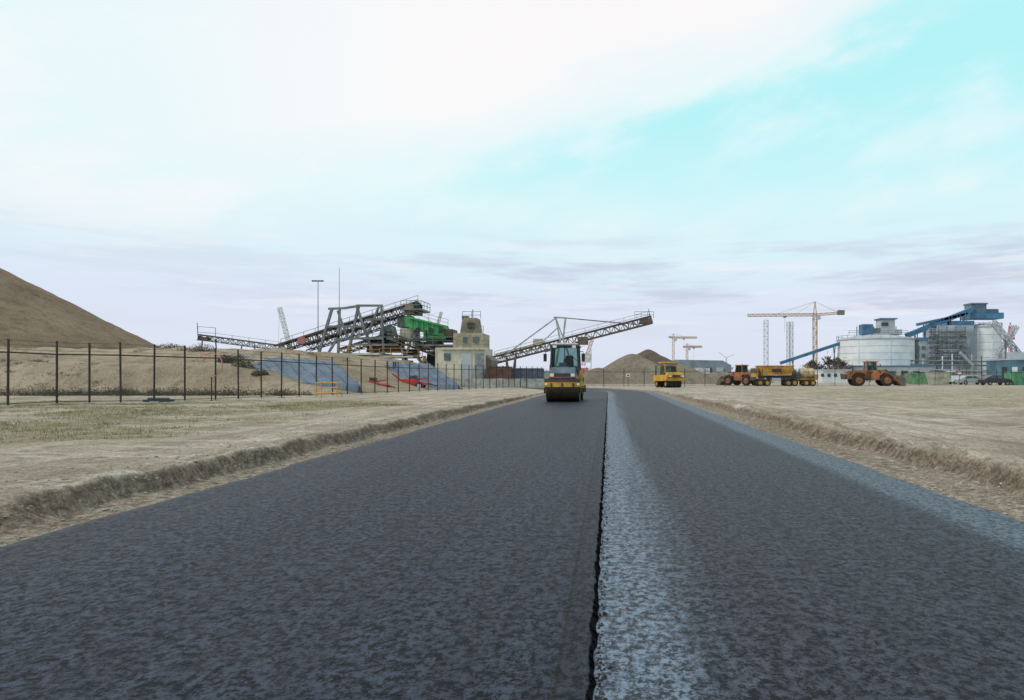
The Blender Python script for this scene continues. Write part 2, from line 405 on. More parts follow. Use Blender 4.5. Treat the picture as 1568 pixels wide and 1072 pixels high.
def bankh(X,Y):
    foot=45+1.5*fbm(X*.15,X*0,3,61)*2
    side=S((-15.5-X)/16)
    h=4.0*(.62*S((Y-foot)/5)+.38*S((Y-foot-7)/10))*side*(1-S((Y-95)/25))
    return h*(1+.22*fbm(X*.12,Y*.12,3,63))+fbm(X*.5,Y*.5,4,65)*.9*side*S((Y-foot)/4)-.12
X1,Y1=np.meshgrid(np.arange(-120,-12,.5),np.arange(42,125,.5))
grid('sand_embankment',np.stack([X1,Y1,bankh(X1,Y1)],-1),sandB)
def cone(name,cx,cy,h,slope,mat,seed,z0=0,rnd=1.2,amp=.5,res=70,elong=1.0):
    R=h/slope*1.08
    x,y=np.meshgrid(np.linspace(-R*elong,R*elong,res),np.linspace(-R,R,res))
    xe=np.sign(x)*np.maximum(np.abs(x)-R*(elong-1),0)
    r=np.sqrt(xe*xe+y*y); r=r*(1+.08*fbm(np.arctan2(y,x)*2,r*.05,3,seed))
    z=h-slope*(np.sqrt(r*r+rnd*rnd)-rnd*.3)+fbm(x*.35,y*.35,4,seed+3)*amp
    return grid(name,np.stack([x+cx,y+cy,np.maximum(z,-.6)+z0],-1),mat)
cone('sand_pile',-88,82,21.5,.57,sandA,5,0,2.5,.9,140)
cone('gravel_pile',4.6,132,6.2,.56,sandC,15,0,1.2,.6)
cone('gravel_pile.001',-2,126,3.4,.55,sandC,25,0,1.0,.5)
cone('gravel_pile.002',13.5,126,3.9,.5,sandC,35,0,1.2,.5)
cone('gravel_pile.003',8.6,150,7.6,.56,sandD,45,0,1.0,.6)
cone('gravel_pile.004',20.0,128,2.6,.5,sandC,55,0,1.2,.5)
def bush(name,items,mat,leaf=.09):
    V=[];Fc=[]
    for (x,y,z,r,h,n) in items:
        for k in range(n):
            a=random.random()*6.28; rr=r*random.random()**.5; t=random.random()
            hh=h*t*(1-.5*(rr/r)**2)*random.uniform(.6,1.1)
            px,py,pz=x+math.cos(a)*rr,y+math.sin(a)*rr,z+hh
            d=Vector((random.gauss(0,1),random.gauss(0,1),random.gauss(.6,1))).normalized()*leaf*random.uniform(.5,1.5)
            e=Vector((random.gauss(0,1),random.gauss(0,1),random.gauss(0,1))).normalized()*leaf*.35
            o=len(V); p=Vector((px,py,pz)); V+=[tuple(p-e),tuple(p+e),tuple(p+d)]; Fc.append((o,o+1,o+2))
            if k%9==0:
                o=len(V); V+=[(x-.02,y,z),(x+.02,y,z),(px,py,pz)]; Fc.append((o,o+1,o+2))
    me=bpy.data.meshes.new(name); me.from_pydata(V,[],Fc); me.materials.append(mat)
    o=bpy.data.objects.new(name,me); scene.collection.objects.link(o); return o
scr=M('scrub_foliage',(.095,.08,.05),.9,var=.6,scale=2)
scr2=M('green_shrub_foliage',(.07,.11,.03),.9,var=.5,scale=2)
it=[]
for i in range(330):
    x=random.uniform(-52,-20.5); y=44.4+random.gauss(0,1.1)
    it.append((x,y,max(0,float(bankh(np.array(x),np.array(y)))-.05),random.uniform(.3,.9),random.uniform(.25,.85),100))
for i in range(330):
    x=random.uniform(-75,-21); y=random.uniform(47,70)
    if fbm(np.array(x*.2),np.array(y*.2),3,91)<.02: continue
    it.append((x,y,float(bankh(np.array(x),np.array(y)))-.05,random.uniform(.3,1.0),random.uniform(.15,.5),60))
bush('scrub_vegetation',it,scr)
for px,d,r,h in ((310,60,1.1,.9),(371,52,.8,1.2),(398,50,.6,.6),(345,54,.6,.9),(262,63,1.2,.6),(355,55,.9,.7)):
    x=(px-932)/F*d; bush('shrub',[(x,d,float(bankh(np.array(x),np.array(float(d))))-.1,r,h,900)],scr,.1)
it=[]
for px in (188,70,205,470,175): 
    x=(px-932)/F*43.5; it.append((x,43.5,0,.35,.5,160))
bush('green_shrubs',it,scr2,.1)
def tarpmat():
    m,nt,bs=newmat('blue_grey_tarpaulin'); tc=nn(nt,'ShaderNodeTexCoord').outputs['Object']
    uv=nn(nt,'ShaderNodeUVMap',uv_map='UVMap').outputs[0]; sx=nn(nt,'ShaderNodeSeparateXYZ'); nt.links.new(uv,sx.inputs[0])
    n1=noise(nt,tc,.5,5,.6); n2=noise(nt,tc,3,4,.6)
    c=mixc(nt,sstep(nt,n1,.3,.7),(.075,.11,.155),(.14,.185,.245))
    fr=mth(nt,'FRACT',mth(nt,'MULTIPLY',sx.outputs[0],7)); ln=mth(nt,'LESS_THAN',fr,.07)
    c=mixc(nt,mth(nt,'MULTIPLY',ln,.85),c,(.02,.02,.022))
    nt.links.new(c,bs.inputs['Base Color']); bs.inputs['Roughness'].default_value=.65; bs.inputs['Specular IOR Level'].default_value=.25
    bump(nt,bs,n2,.6,.12); return m
tm=tarpmat()
def tarp(name,TL,TR,BR,BL,back,seed):
    TL,TR,BR,BL=[np.array(W(*q)) for q in (TL,TR,BR,BL)]
    rows=[]; uvs=[]
    BLg=BL.copy();BRg=BR.copy(); BLg[2]=-.1;BRg[2]=-.1;BLg[1]-=.4;BRg[1]-=.4
    TLb=TL+np.array([0,back,0]);TRb=TR+np.array([0,back,0]);TLb[2]=-.1;TRb[2]=-.1
    chain=[(BLg,BRg)]+[(BL*(1-t)+TL*t,BR*(1-t)+TR*t) for t in np.linspace(0,1,26)]+[(TL*(1-t)+TLb*t,TR*(1-t)+TRb*t) for t in np.linspace(.2,1,5)]
    for j,(l,r) in enumerate(chain):
        s=np.linspace(0,1,60); q=l[None]*(1-s[:,None])+r[None]*s[:,None]
        if 1<j<len(chain)-1: q[:,2]+=fbm(s*9,s*0+j*.22,4,seed)*.35-.12*np.abs(np.sin(s*math.pi*7))
        q=np.vstack([[q[0,0]-.3,q[0,1],-.1],q,[q[-1,0]+.3,q[-1,1]+.2,-.1]])
        rows.append(q); uvs.append(np.stack([np.concatenate([[0],s,[1]]),np.full(62,j/len(chain))],-1))
    return grid(name,np.array(rows),tm,uv=np.array(uvs))
tarp('tarpaulin_covered_mound',(366,543,58),(508,551,58),(550,589,51),(412,584,49),7,71)
tarp('tarpaulin_covered_mound.001',(592,553,78),(655,556,78),(702,589,70),(603,588,70),6,81)

# ---------------------------------------------------------------- fences
def meshmat():
    m,nt,bs=newmat('chain_link')
    out=nt.nodes['Material Output']; tr=nn(nt,'ShaderNodeBsdfTransparent'); mx=nn(nt,'ShaderNodeMixShader')
    sx=nn(nt,'ShaderNodeSeparateXYZ'); nt.links.new(nn(nt,'ShaderNodeUVMap',uv_map='UVMap').outputs[0],sx.inputs[0])
    a=mth(nt,'FRACT',mth(nt,'MULTIPLY',mth(nt,'ADD',sx.outputs[0],sx.outputs[1]),14)); b=mth(nt,'FRACT',mth(nt,'MULTIPLY',mth(nt,'SUBTRACT',sx.outputs[0],sx.outputs[1]),14))
    f=mth(nt,'MAXIMUM',mth(nt,'LESS_THAN',a,.05),mth(nt,'LESS_THAN',b,.05))
    nt.links.new(f,mx.inputs[0]); nt.links.new(tr.outputs[0],mx.inputs[1]); nt.links.new(bs.outputs[0],mx.inputs[2]); nt.links.new(mx.outputs[0],out.inputs[0])
    bs.inputs['Base Color'].default_value=(.07,.055,.045,1); return m
cm=meshmat()
def fence(name,posts,hp=2.5,hr=2.0,t=.075,wires=3):
    e=empty(name); b=B('posts_and_rails')
    prev=None; L=0; pp=[];uu=[]
    for (x,y) in posts:
        z=float(plateau(y)); tl=random.uniform(-.03,.03)
        b.cyl((x,y,z-.1),(x+tl,y,z+hp*random.uniform(.985,1.015)),t*.55,fencem,n=6)
        b.box((x,y,z+.03),(.25,.25,.06),concrete)
        if prev:
            px,py,pz=prev
            b.beam((px,py,pz+hr),(x,y,z+hr),t*.7,fencem)
            b.beam((px,py,pz+.12),(x,y,z+.12),t*.3,fencem)
            for k in range(wires):
                zz=hr+(hp-hr)*(k+1)/wires-.04; b.beam((px,py,pz+zz),(x,y,z+zz),.012,fencem)
            L+=math.hypot(x-px,y-py)
        pp.append(((x,y,z+.05),(x,y,z+hr))); uu.append(((L,0),(L,hr-.05)))
        prev=(x,y,z)
    b.done(e)
    grid('chain_link_mesh',np.array(pp),cm,uv=np.array(uu),smooth=False).parent=e
    return e
anc=[(-90,24),(12,25),(87,27.3),(185,28.2),(330,32),(430,37.5),(532,46),(620,56),(800,80),(835,88)]
pxl=[-100,-45,12,87,137,185,236,283,330,365,400,431,458,484,509,532,553,574,593,610,627,642,656,670,683,695,707,718,729,740,750,760,770,779,788,797,806,815,823,830]
posts=[]
for p in pxl:
    d=float(np.interp(p,[a[0] for a in anc],[a[1] for a in anc])); posts.append(((p-932)/F*d,d))
fence('chain_link_fence',posts)
last=posts[-1]; posts=[last]
x=last[0]
while x<70:
    x+=2.6; posts.append((x,88+max(0,(x-14))*.28))
fence('chain_link_fence.001',posts,2.3,1.9,.07)
b=B('pipe_hoop'); prev=None
for k in range(14):
    a=-1.6+k*.28; q=Vector((-18.3+math.cos(a)*.5,31.6,1.85+math.sin(a)*.55))
    if prev: b.cyl(prev,q,.022,pink,n=6)
    prev=q
b.cyl(prev,(prev.x-.35,31.7,2.4),.022,pink,n=6); b.cyl((-18.3,31.6,1.3),(-18.3,31.6,.1),.03,fencem,n=6); b.done()
b=B('yellow_barrier_frame'); D=38
x0=(484-932)/F*D; x1=(516-932)/F*D; z0=float(plateau(D))
for dy in (0,.7):
    for x in (x0,x1): b.cyl((x,D+dy,z0),(x,D+dy,z0+.85),.028,yellow)
    for z in (.28,.56,.85): b.cyl((x0,D+dy,z0+z),(x1,D+dy,z0+z),.024,yellow)
for x in (x0,x1):
    for z in (.28,.85): b.cyl((x,D,z0+z),(x,D+.7,z0+z),.024,yellow)
b.done()
b=B('rubber_mat_roll'); q=W(243,613,30.5); b.box((q.x,30.5,float(plateau(30.5))+.06),(1.1,.5,.1),M('dark_blue_rubber',(.03,.05,.08),.7)); b.cyl((q.x-.4,30.4,float(plateau(30.5))+.14),(q.x+.45,30.5,float(plateau(30.5))+.13),.07,dark,n=10); b.done(None,.02)

# ---------------------------------------------------------------- masts
b=B('floodlight_mast'); p=W(487,431,105)
b.cyl((p.x,105,0),(p.x,105,p.z),.10,steel,.05); 
for dx in (-.8,-.35,.15,.6): b.box((p.x+dx+.05,105,p.z+.1),(.34,.35,.12),dark)
b.beam((p.x-.95,105,p.z),(p.x+.85,105,p.z),.07,steel); b.done()
b=B('antenna_mast'); p=W(519.5,409,105); b.cyl((p.x,105,0),(p.x,105,p.z*.6),.1,rust,.08); b.cyl((p.x,105,p.z*.6),(p.x,105,p.z),.06,pink,.035); b.done()

# ---------------------------------------------------------------- left stacker
D=100.
def p(x,y,dd=0): return W(x,y,D+dd)
b=B('small_conveyor')
b.truss(p(305,517),p(432,534),1.0,.7,16,steel,.09,belt=dark)
b.railing([p(303,517,-.8),p(330,519,-.8)],steel,1.6,.06,1.3); b.railing([p(330,521,-.8),p(432,535,-.8)],steel,1.0,.045,2)
b.box(p(313,519),(1.5,1.2,.5),rust,top=(.8,.9)); b.cyl(p(306,517,-.6),p(306,517,.6),.3,dark,n=12); b.beam(p(303,516,-.8),p(302,494,-.8),.07,steel)
for x,y in ((320,519),(380,528),(425,534)):
    q=p(x,y); 
    for s in (-.6,.6): b.beam(q+Vector((s,s,0)),(q.x+s*2,q.y+s,0),.14,steel)
b.done()
# ---------------------------------------------------------------- main plant
e=empty('gravel_screening_plant')
b=B('inclined_conveyors')
b.truss(p(425,535),p(642,468),1.6,1.0,30,rust,.13,belt=dark)
b.railing([p(430,531,-1.1),p(640,464,-1.1)],steel,1.1,.055,1.6)
b.truss(p(470,533,3),p(618,489,3),1.4,.9,20,steel,.12,belt=dark)
b.truss(p(600,516,-2),p(668,541,-2),1.2,.8,8,rust,.12,belt=dark)
b.truss(p(520,540,-1),p(600,514,-1),1.2,.8,8,steel,.12,belt=dark)
b.truss(p(690,545,-3),p(725,575,-3),1.0,.7,6,rust,.12,belt=dark)
b.cyl(p(642,470,-1),p(642,470,1),.5,dark,n=14); b.cyl(p(462,521,-1.2),p(462,521,-.9),.6,pink,n=14)
b.done(e)
b=B('steel_frames')
for dd in (-2.2,3.2):
    for a,c,w in (((508,474),(486,549),.34),((520,474),(516,590),.28),((549,469),(528,565),.34),((546,469),(573,545),.32),((584,469),(590,590),.28),((580,470),(560,520),.28),((517,476),(533,520),.25),((525,505),(500,545),.28),((600,500),(640,590),.3),((633,505),(610,590),.3)):
        b.beam(p(*a,dd),p(*c,dd),w,steel)
    for a,c in (((503,473),(527,472)),((527,472),(546,469)),((546,468),(586,468)),((500,500),(560,500)),((512,520),(600,516)),((560,490),(590,488)),((505,545),(640,545)),((540,528),(625,528))):
        b.beam(p(*a,dd),p(*c,dd),.3,steel)
for x,y in ((508,474),(520,474),(549,469),(584,469),(560,500),(512,520),(600,516),(505,545),(590,545)):
    b.beam(p(x,y,-2.2),p(x,y,3.2),.22,steel)
b.done(e)
b=B('platforms')
for (xa,xb,y) in ((528,592,543),(590,640,547),(596,660,520),(640,700,530),(622,652,476),(560,600,520)):
    a=p(xa,y,0);c=p(xb,y,0); m=(a+c)/2
    b.box((m.x,D,m.z),(c.x-a.x,5.0,.25),beige if y>540 else steel)
    b.railing([(a.x,D-2.6,a.z+.1),(c.x,D-2.6,a.z+.1),(c.x,D+2.4,a.z+.1)],dyellow if y>540 else steel,1.1,.07,1.3)
for x in (535,560,596,618,650,672,695): b.beam(p(x,545,-2.3),(p(x,545).x,D-2.3,0),.3,steel); b.beam(p(x,545,2.3),(p(x,545).x,D+2.3,0),.3,rust)
for a,c in (((535,548),(560,588)),((560,548),(535,588)),((596,548),(618,588)),((650,548),(672,588))): b.beam(p(*a,-2.4),p(*c,-2.4),.18,steel)
b.beam(p(640,548,-3),p(668,586,-3),.9,rust,.25); b.railing([p(640,548,-3.4),p(668,586,-3.4)],dyellow,1.,.06,1.2)
b.done(e)
b=B('machinery_housings')
def pbox(x0,y0,x1,y1,dd,depth,mat,top=(1,1)):
    a=p(x0,y0,dd);c=p(x1,y1,dd); b.box(((a.x+c.x)/2,D+dd,(a.z+c.z)/2),(abs(c.x-a.x),depth,abs(a.z-c.z)),mat,top=top)
pbox(621,466,638,482,0,2.2,M('tan_housing',(.34,.27,.18),.7,dirt=.5),(.7,.8)); pbox(631,474,645,483,0,1.8,dark)
pbox(612,484,632,502,1,2.4,steel,(1,.8)); pbox(616,504,640,523,0,3,beige,(.9,1)); pbox(600,522,616,540,0,2.5,rust); 
pbox(640,524,676,536,0,3,rust); pbox(672,505,700,524,1,3.5,rust,(.75,.9)); pbox(655,520,672,530,-1,2,dark); pbox(566,522,596,540,1,3,rust,(.8,1)); pbox(545,548,580,556,0,3,steel)
pbox(622,535,640,546,-.5,2,dark); pbox(655,538,680,560,1.5,2.5,dark,(.8,.9)); pbox(584,500,606,514,1,2.2,steel,(.7,.9))
pbox(528,556,560,590,2,2.5,brownscar); pbox(606,552,630,562,0,2,beige); pbox(560,560,600,590,3,2,M('dull_blue_bin',(.08,.15,.25),.6))
b.box(p(684,511,-1),(1.6,2,1.3),rust,top=(.8,.8))
b.done(e,.03)
b=B('green_screen_deck')
def plate(pts,dd0,dd1,mat):
    q=[p(x,y) for x,y in pts]; b.prof([(k.x,k.z) for k in q][::-1],D+dd0,D+dd1,mat)
plate([(627,486),(684,500),(685,516),(655,511),(627,501)],-2.4,1.5,green)
plate([(654,509),(687,515),(687,521),(654,520)],-2.0,1.5,green)
for k in range(7):
    x=631+k*8; a=p(x,487+k*2.0,-2.5); c=p(x,502+k*1.6,-2.5); b.beam(a,c,.16,green)
b.beam(p(626,486,-2.6),p(686,500.5,-2.6),.25,green)
for x in (640,660,676): b.cyl(p(x,506,-2.7),p(x,506,-2.4),.4,dark,n=14)
b.railing([p(627,485,-2.6),p(686,500,-2.6)],steel,1.,.05,1.3)
b.done(e)
e2=empty('plant_control_building'); b=B('walls')
pbox(676,534,748,590,-3,7,beige); pbox(700,512,745,533.8,-2.5,5,M('tan_brown_cladding',(.40,.34,.24),.8,dirt=.4)); pbox(708,488,736,511.8,-2,3.4,M('olive_cladding',(.24,.20,.14),.8,dirt=.5),(.75,.9))
plate([(748,540),(762,553),(762,590),(748,590)],-5,0,M('sloping_brown_cladding',(.2,.17,.13),.8))
b.done(e2,.03)
b=B('doors_and_windows')
def inset(x0,y0,x1,y1,dd,mat,t=.08):
    a=p(x0,y0,dd);c=p(x1,y1,dd); b.box(((a.x+c.x)/2,D+dd,(a.z+c.z)/2),(abs(c.x-a.x),t,abs(a.z-c.z)),mat)
inset(706,541,722,585,-6.55,lgrey); inset(727,541,741,585,-6.55,M('grey_door',(.25,.28,.3),.6)); inset(680,541,690,552,-6.55,glass); inset(709,516,715,524,-5.05,glass); inset(724,516,733,524,-5.05,glass); inset(716,494,727,503,-3.75,dark)
b.railing([p(700,533.5,-5.9),p(748,533.5,-5.9)],steel,1.1,.06,1.2); b.railing([p(708,511.5,-4.6),p(740,511.5,-4.6)],steel,1.1,.06,1.2)
b.beam(p(676,533.8,-6.6),p(748,533.8,-6.6),.3,beige); b.beam(p(724,488,-2),p(724,474,-2),.1,dark); b.box(p(713,487,-2),(.9,1,.5),rust)
b.railing([p(708,488,-3.4),p(736,488,-3.4)],steel,1.,.06,1.)
b.done(e2)
b=B('low_concrete_wall'); 
for k in range(26):
    x=W(560,590,82).x+k*.95; b.box((x,82-k*.02,.55),(.92,.35,1.0+.05*(k%3)),concrete)
b.done()
def red_machine(name,px,d,s,mat):
    q=W(px,590,d); b=B(name,Matrix.Translation((q.x,d,0.1))@Matrix.Scale(s,4))
    b.prof([(-1.6,.45),(-1.3,.95),(.2,1.0),(.9,.7),(1.7,.6),(1.7,.4),(-1.4,.35)],-.5,.5,mat)
    b.beam((-1.2,0,.9),(-2.0,0,1.5),.16,mat); b.beam((.2,0,.9),(1.6,0,1.1),.12,mat)
    for x in (-.9,.8):
        for y in (-.6,.6): b.wheel((x,y,.33),.33,.22,rim=white)
    b.box((.1,0,1.15),(.6,.6,.35),dark); b.beam((1.6,0,.5),(2.4,0,.3),.1,dark)
    return b.done(None,.02)
red_machine('towed_mower',570,60,.85,red); red_machine('towed_mower.001',632,68,1.0,red)
b=B('forklift_loader',Matrix.Translation((W(587,590,76).x,76,.05)))
b.box((0,0,.9),(2.2,1.3,.8),bluem,top=(.9,.9)); b.box((-.2,0,2.2),(1.2,1.2,.1),bluem)
for x in (-.75,.35):
    for y in (-.55,.55): b.beam((x,y,1.2),(x,y,2.2),.09,dark)
b.box((-.2,0,1.6),(.95,1.0,.7),glass)
for y in (-.4,.4): b.beam((1.25,y,.1),(1.25,y,2.9),.13,dark); b.beam((1.3,y,.25),(2.3,y,.25),.1,dark)
for z in (.6,1.6,2.8): b.beam((1.25,-.45,z),(1.25,.45,z),.12,dark)
for x in (-.75,.75):
    for y in (-.65,.65): b.wheel((x,y,.42),.42,.28)
b.done(None,.02)
def container(name,px,py0,d,L,h,mat,rz=0,zb=0.03):
    q=W(px,590,d); b=B(name,Matrix.Translation((q.x,d,zb))@Matrix.Rotation(rz,4,'Z'))
    b.box((0,0,h/2+.05),(L,2.4,h-.1),mat)
    n=int(L/.3)
    for k in range(n):
        x=-L/2+.15+k*(L-.3)/(n-1)
        for y in (-1.22,1.22): b.box((x,y,h/2+.05),(.13,.06,h-.3),mat)
    for x in (-L/2,L/2):
        for y in (-1.2,1.2): b.box((x,y,h/2),(.16,.16,h+.06),mat)
    for z in (.08,h): 
        for y in (-1.2,1.2): b.box((0,y,z),(L,.13,.13),mat)
    b.box((-L/2-.03,-.6,h/2),(.04,1.1,h-.3),mat); b.box((-L/2-.03,.6,h/2),(.04,1.1,h-.3),mat)
    return b.done()
brick=M('brown_red_container',(.16,.07,.05),.7)
container('shipping_container',790,0,96,7.5,2.4,M('slate_blue_container',(.09,.12,.17),.6)); container('shipping_container.001',765,0,93,3,2.6,brick); container('shipping_container.002',820,0,104,5,2.1,lgrey)

# ---------------------------------------------------------------- right stacker
e=empty('radial_stacker_conveyor'); D=110.
b=B('boom'); b.truss(p(757,552),p(998,490),1.5,1.1,34,rust,.13,belt=dark)
b.railing([p(757,548,-1),p(995,486,-1)],steel,1.0,.05,2.0)
b.truss(p(760,546,2),p(835,527,2),1.2,.8,10,beige,.12)
pbox(978,488,999,496,0,1.6,rust,(.8,1)); b.railing([p(972,487,-1.2),p(1001,487,-1.2),p(1001,487,1.2)],steel,1.,.06,.9); b.beam(p(995,488,0),p(993,473,0),.08,dark)
b.box(p(893,522,0),(1.6,2,1.2),rust); b.box(p(824,524,0),(1.4,1.6,1.0),beige)
b.done(e)
b=B('gantry_mast')
for dd in (-1.6,1.6):
    for a,c,w in (((851,486),(858,522),.28),((866,487),(862,522),.28),((851,487),(864,522),.2),((858,522),(845,590),.3),((864,522),(885,590),.3),((848,486),(868,487),.25),((851,487),(772,545),.2),((856,500),(830,524),.16)): b.beam(p(*a,dd),p(*c,dd),w,brownscar)
    b.beam(p(866,487,dd),p(975,497,dd*.4),.14,rust)
for x,y in ((851,487),(866,487),(858,522),(772,545)): b.beam(p(x,y,-1.6),p(x,y,1.6),.2,brownscar)
for s in (-1.6,1.6): 
    b.beam(p(790,540,s),(p(785,0).x,D+s,0),.25,rust); b.beam(p(775,545,s),(p(780,0).x,D+s,0),.25,rust)
b.beam(p(840,588,-1.6),p(890,588,-1.6),.5,rust);b.beam(p(840,588,1.6),p(890,588,1.6),.5,rust)
for x in (843,887):
    for s in (-1.8,1.8): b.wheel((p(x,0).x,D+s,.5),.5,.35)
b.box(p(898,548,0),(1.6,1.8,1.4),whitew); b.done(e)

def boomcrane(name,a,c,d,mat,w=1.2):
    b=B(name); A=W(*a,d);C=W(*c,d)
    b.truss(A,C,w,w,16,mat,.22); b.box((A.x,d,A.z-3),(5,4,4),mat); b.box((A.x,d,A.z/2-2),(3,3,A.z),dark)
    b.beam(C,A+Vector((-6,0,5)),.12,mat); b.beam(A,A+Vector((-6,0,5)),.3,mat); return b.done()
boomcrane('harbour_crane',(446,540),(428,471),320,whitew,1.5)
boomcrane('harbour_crane.001',(893,560),(907,520),320,pink,1.3)
b=B('floodlight_pole'); p1=W(905,520,260); b.cyl((p1.x,260,0),(p1.x,260,p1.z+1),.2,whitew,.15); b.box((p1.x,260,p1.z+1),(2,.5,.5),whitew); b.done()
boomcrane('harbour_crane.002',(669,500),(676,478),320,whitew,1.0)

# ---------------------------------------------------------------- asphalt roller
def roller(name,loc,rz):
    b=B(name,Matrix.Translation(loc)@Matrix.Rotation(rz,4,'Z'))
    dgrey=M('charcoal_paint',(.07,.08,.09),.5)
    for y in (0,3.1):
        b.lathe((0,y,.60),(1,0,0),[(-.84,.001),(-.84,.18),(-.80,.2),(-.80,.52),(-.84,.55),(-.84,.60),(.84,.60),(.84,.55),(.80,.52),(.80,.2),(.84,.18),(.84,.001)],drumm,48,True)
        for s in (-1,1):
            vs=[(s*.87,y-.72,1.02),(s*.87,y-.58,.84),(s*.87,y-.2,.42),(s*.87,y+.2,.42),(s*.87,y+.5,.78),(s*.87,y+.72,1.02)]
            vs2=[(v[0]+s*.06,v[1],v[2]) for v in vs]; n=6
            b.add(vs+vs2,[tuple(range(n)),tuple(range(2*n-1,n-1,-1))]+[(k,(k+1)%n,(k+1)%n+n,k+n) for k in range(n)],yellow)
            b.cyl((s*.935,y,.60),(s*.98,y,.60),.2,black,n=16)
        fr=-1 if y==0 else 1
        b.box((0,y+fr*.70,.86),(1.84,.12,.24),yellow); b.box((0,y+fr*.66,.68),(1.70,.05,.10),dark)
        for k in range(3): b.box((-.55+k*.55,y+fr*.785,.86),(.08,.05,.18),dark)
        for s in (-1,1): b.box((s*.80,y+fr*.77,.88),(.12,.06,.10),lightm)
        b.box((0,y,1.08),(1.80,1.42,.18),dgrey if y==0 else yellow)
        b.cyl((-.8,y+fr*.55,.97),(.8,y+fr*.55,.97),.03,dark)
    b.box((0,-.05,1.46),(1.40,1.25,.56),grey,top=(.84,.78),sh=(0,.10))
    b.box((0,-.69,1.33),(.80,.06,.22),dark); b.box((0,-.72,1.22),(1.30,.05,.07),red)
    for s in (-1,1): 
        b.box((s*.52,-.71,1.34),(.19,.08,.15),lightm); b.box((s*.73,-.62,1.2),(.1,.08,.12),M('indicator_amber',(.8,.3,.03),.3))
        b.cyl((s*.3,-.35,1.72),(s*.3,-.35,1.84),.03,dark)
        b.beam((s*.66,-.5,1.2),(s*.66,-.4,1.85),.03,dark)
    b.box((0,-.28,1.76),(.5,.3,.06),dgrey)
    b.box((0,3.25,1.5),(1.4,1.6,.7),yellow,top=(.9,.85)); b.box((0,4.06,1.5),(1.,.04,.4),dark)
    for k in range(5): b.box((0,4.09,1.35+k*.07),(.9,.03,.02),black)
    b.box((0,1.55,1.0),(1.25,1.6,.6),dgrey); b.box((0,1.55,.62),(.7,1.0,.3),dark)
    for s in (-1,1):
        b.box((s*.80,1.5,1.05),(.28,1.3,.75),yellow); b.box((s*.96,1.5,.75),(.05,.5,.05),dark); b.box((s*.97,1.5,.50),(.05,.5,.05),dark)
        b.box((s*.955,1.5,1.1),(.02,.9,.25),dark)
    b.box((0,1.45,1.50),(1.46,1.62,.24),dark)
    b.box((.15,1.75,1.78),(.5,.5,.14),black); b.box((.15,2.0,2.1),(.5,.12,.6),black,top=(.8,1)); b.box((-.1,1.0,1.8),(.4,.25,.4),lgrey); b.cyl((.1,1.15,1.95),(.1,1.25,2.15),.2,black,n=14)
    yf,yb=.66,2.24; 
    P4=[(-.72,yf),(.72,yf),(.72,yb),(-.72,yb)]; T4=[(-.66,yf+.10),(.66,yf+.10),(.66,yb-.05),(-.66,yb-.05)]
    b.add([(x,y,1.62) for x,y in P4]+[(x,y,2.84) for x,y in T4],[(0,1,5,4),(1,2,6,5),(2,3,7,6),(3,0,4,7)],clear)
    for (x,y),(x2,y2) in zip(P4,T4): b.beam((x*1.01,y,1.6),(x2*1.01,y2,2.85),.08,dark)
    b.beam((0,yf-.01,1.62),(0,yf+.09,2.84),.045,dark)
    b.beam((-.73,yf-.01,1.62),(.73,yf-.01,1.62),.09,dark)
    for s in (-1,1): b.beam((s*.72,yf+.03,1.62),(s*.72,yb,1.62),.06,dark); b.beam((s*.69,yf+.8,1.62),(s*.67,yf+.8,2.84),.05,dark)
    b.box((0,1.48,2.89),(1.50,1.82,.11),dgrey); b.box((0,1.48,2.98),(1.34,1.6,.08),lgrey,top=(.9,.9))
    for s in (-1,1):
        b.box((s*.5,.55,2.82),(.2,.1,.12),lightm)
        b.beam((s*.66,.62,2.62),(s*.98,.50,2.55),.035,dark); b.beam((s*.98,.5,2.58),(s*.98,.5,2.2),.03,dark)
        b.box((s*.99,.47,2.25),(.17,.07,.40),black)
        b.beam((s*.25,yf-.03,1.68),(s*.42,yf+.02,2.3),.025,black)
    b.cyl((.45,1.9,3.0),(.45,1.9,3.06),.05,dark); b.cyl((.45,1.9,3.05),(.45,1.9,3.18),.06,M('beacon_amber',(.9,.3,.02),.2),n=12)
    return b.done(None,.012)
clear,_nt,_bs=newmat('teal_cab_glass')
_out=_nt.nodes['Material Output']; _tr=nn(_nt,'ShaderNodeBsdfTransparent'); _tr.inputs[0].default_value=(.50,.66,.66,1)
_mx=nn(_nt,'ShaderNodeMixShader'); _fr=nn(_nt,'ShaderNodeFresnel'); _fr.inputs[0].default_value=1.6
_nt.links.new(mth(_nt,'ADD',_fr.outputs[0],mth(_nt,'MULTIPLY',noise(_nt,nn(_nt,'ShaderNodeTexCoord').outputs['Object'],2,2),.25),clamp=True),_mx.inputs[0]); _nt.links.new(_tr.outputs[0],_mx.inputs[1]); _nt.links.new(_bs.outputs[0],_mx.inputs[2]); _nt.links.new(_mx.outputs[0],_out.inputs[0])
_bs.inputs['Base Color'].default_value=(.05,.11,.11,1); _bs.inputs['Roughness'].default_value=.05; _bs.inputs['Specular IOR Level'].default_value=1
roller('road_roller',((862-932)/F*34.6,35.0,.04),math.radians(-1))
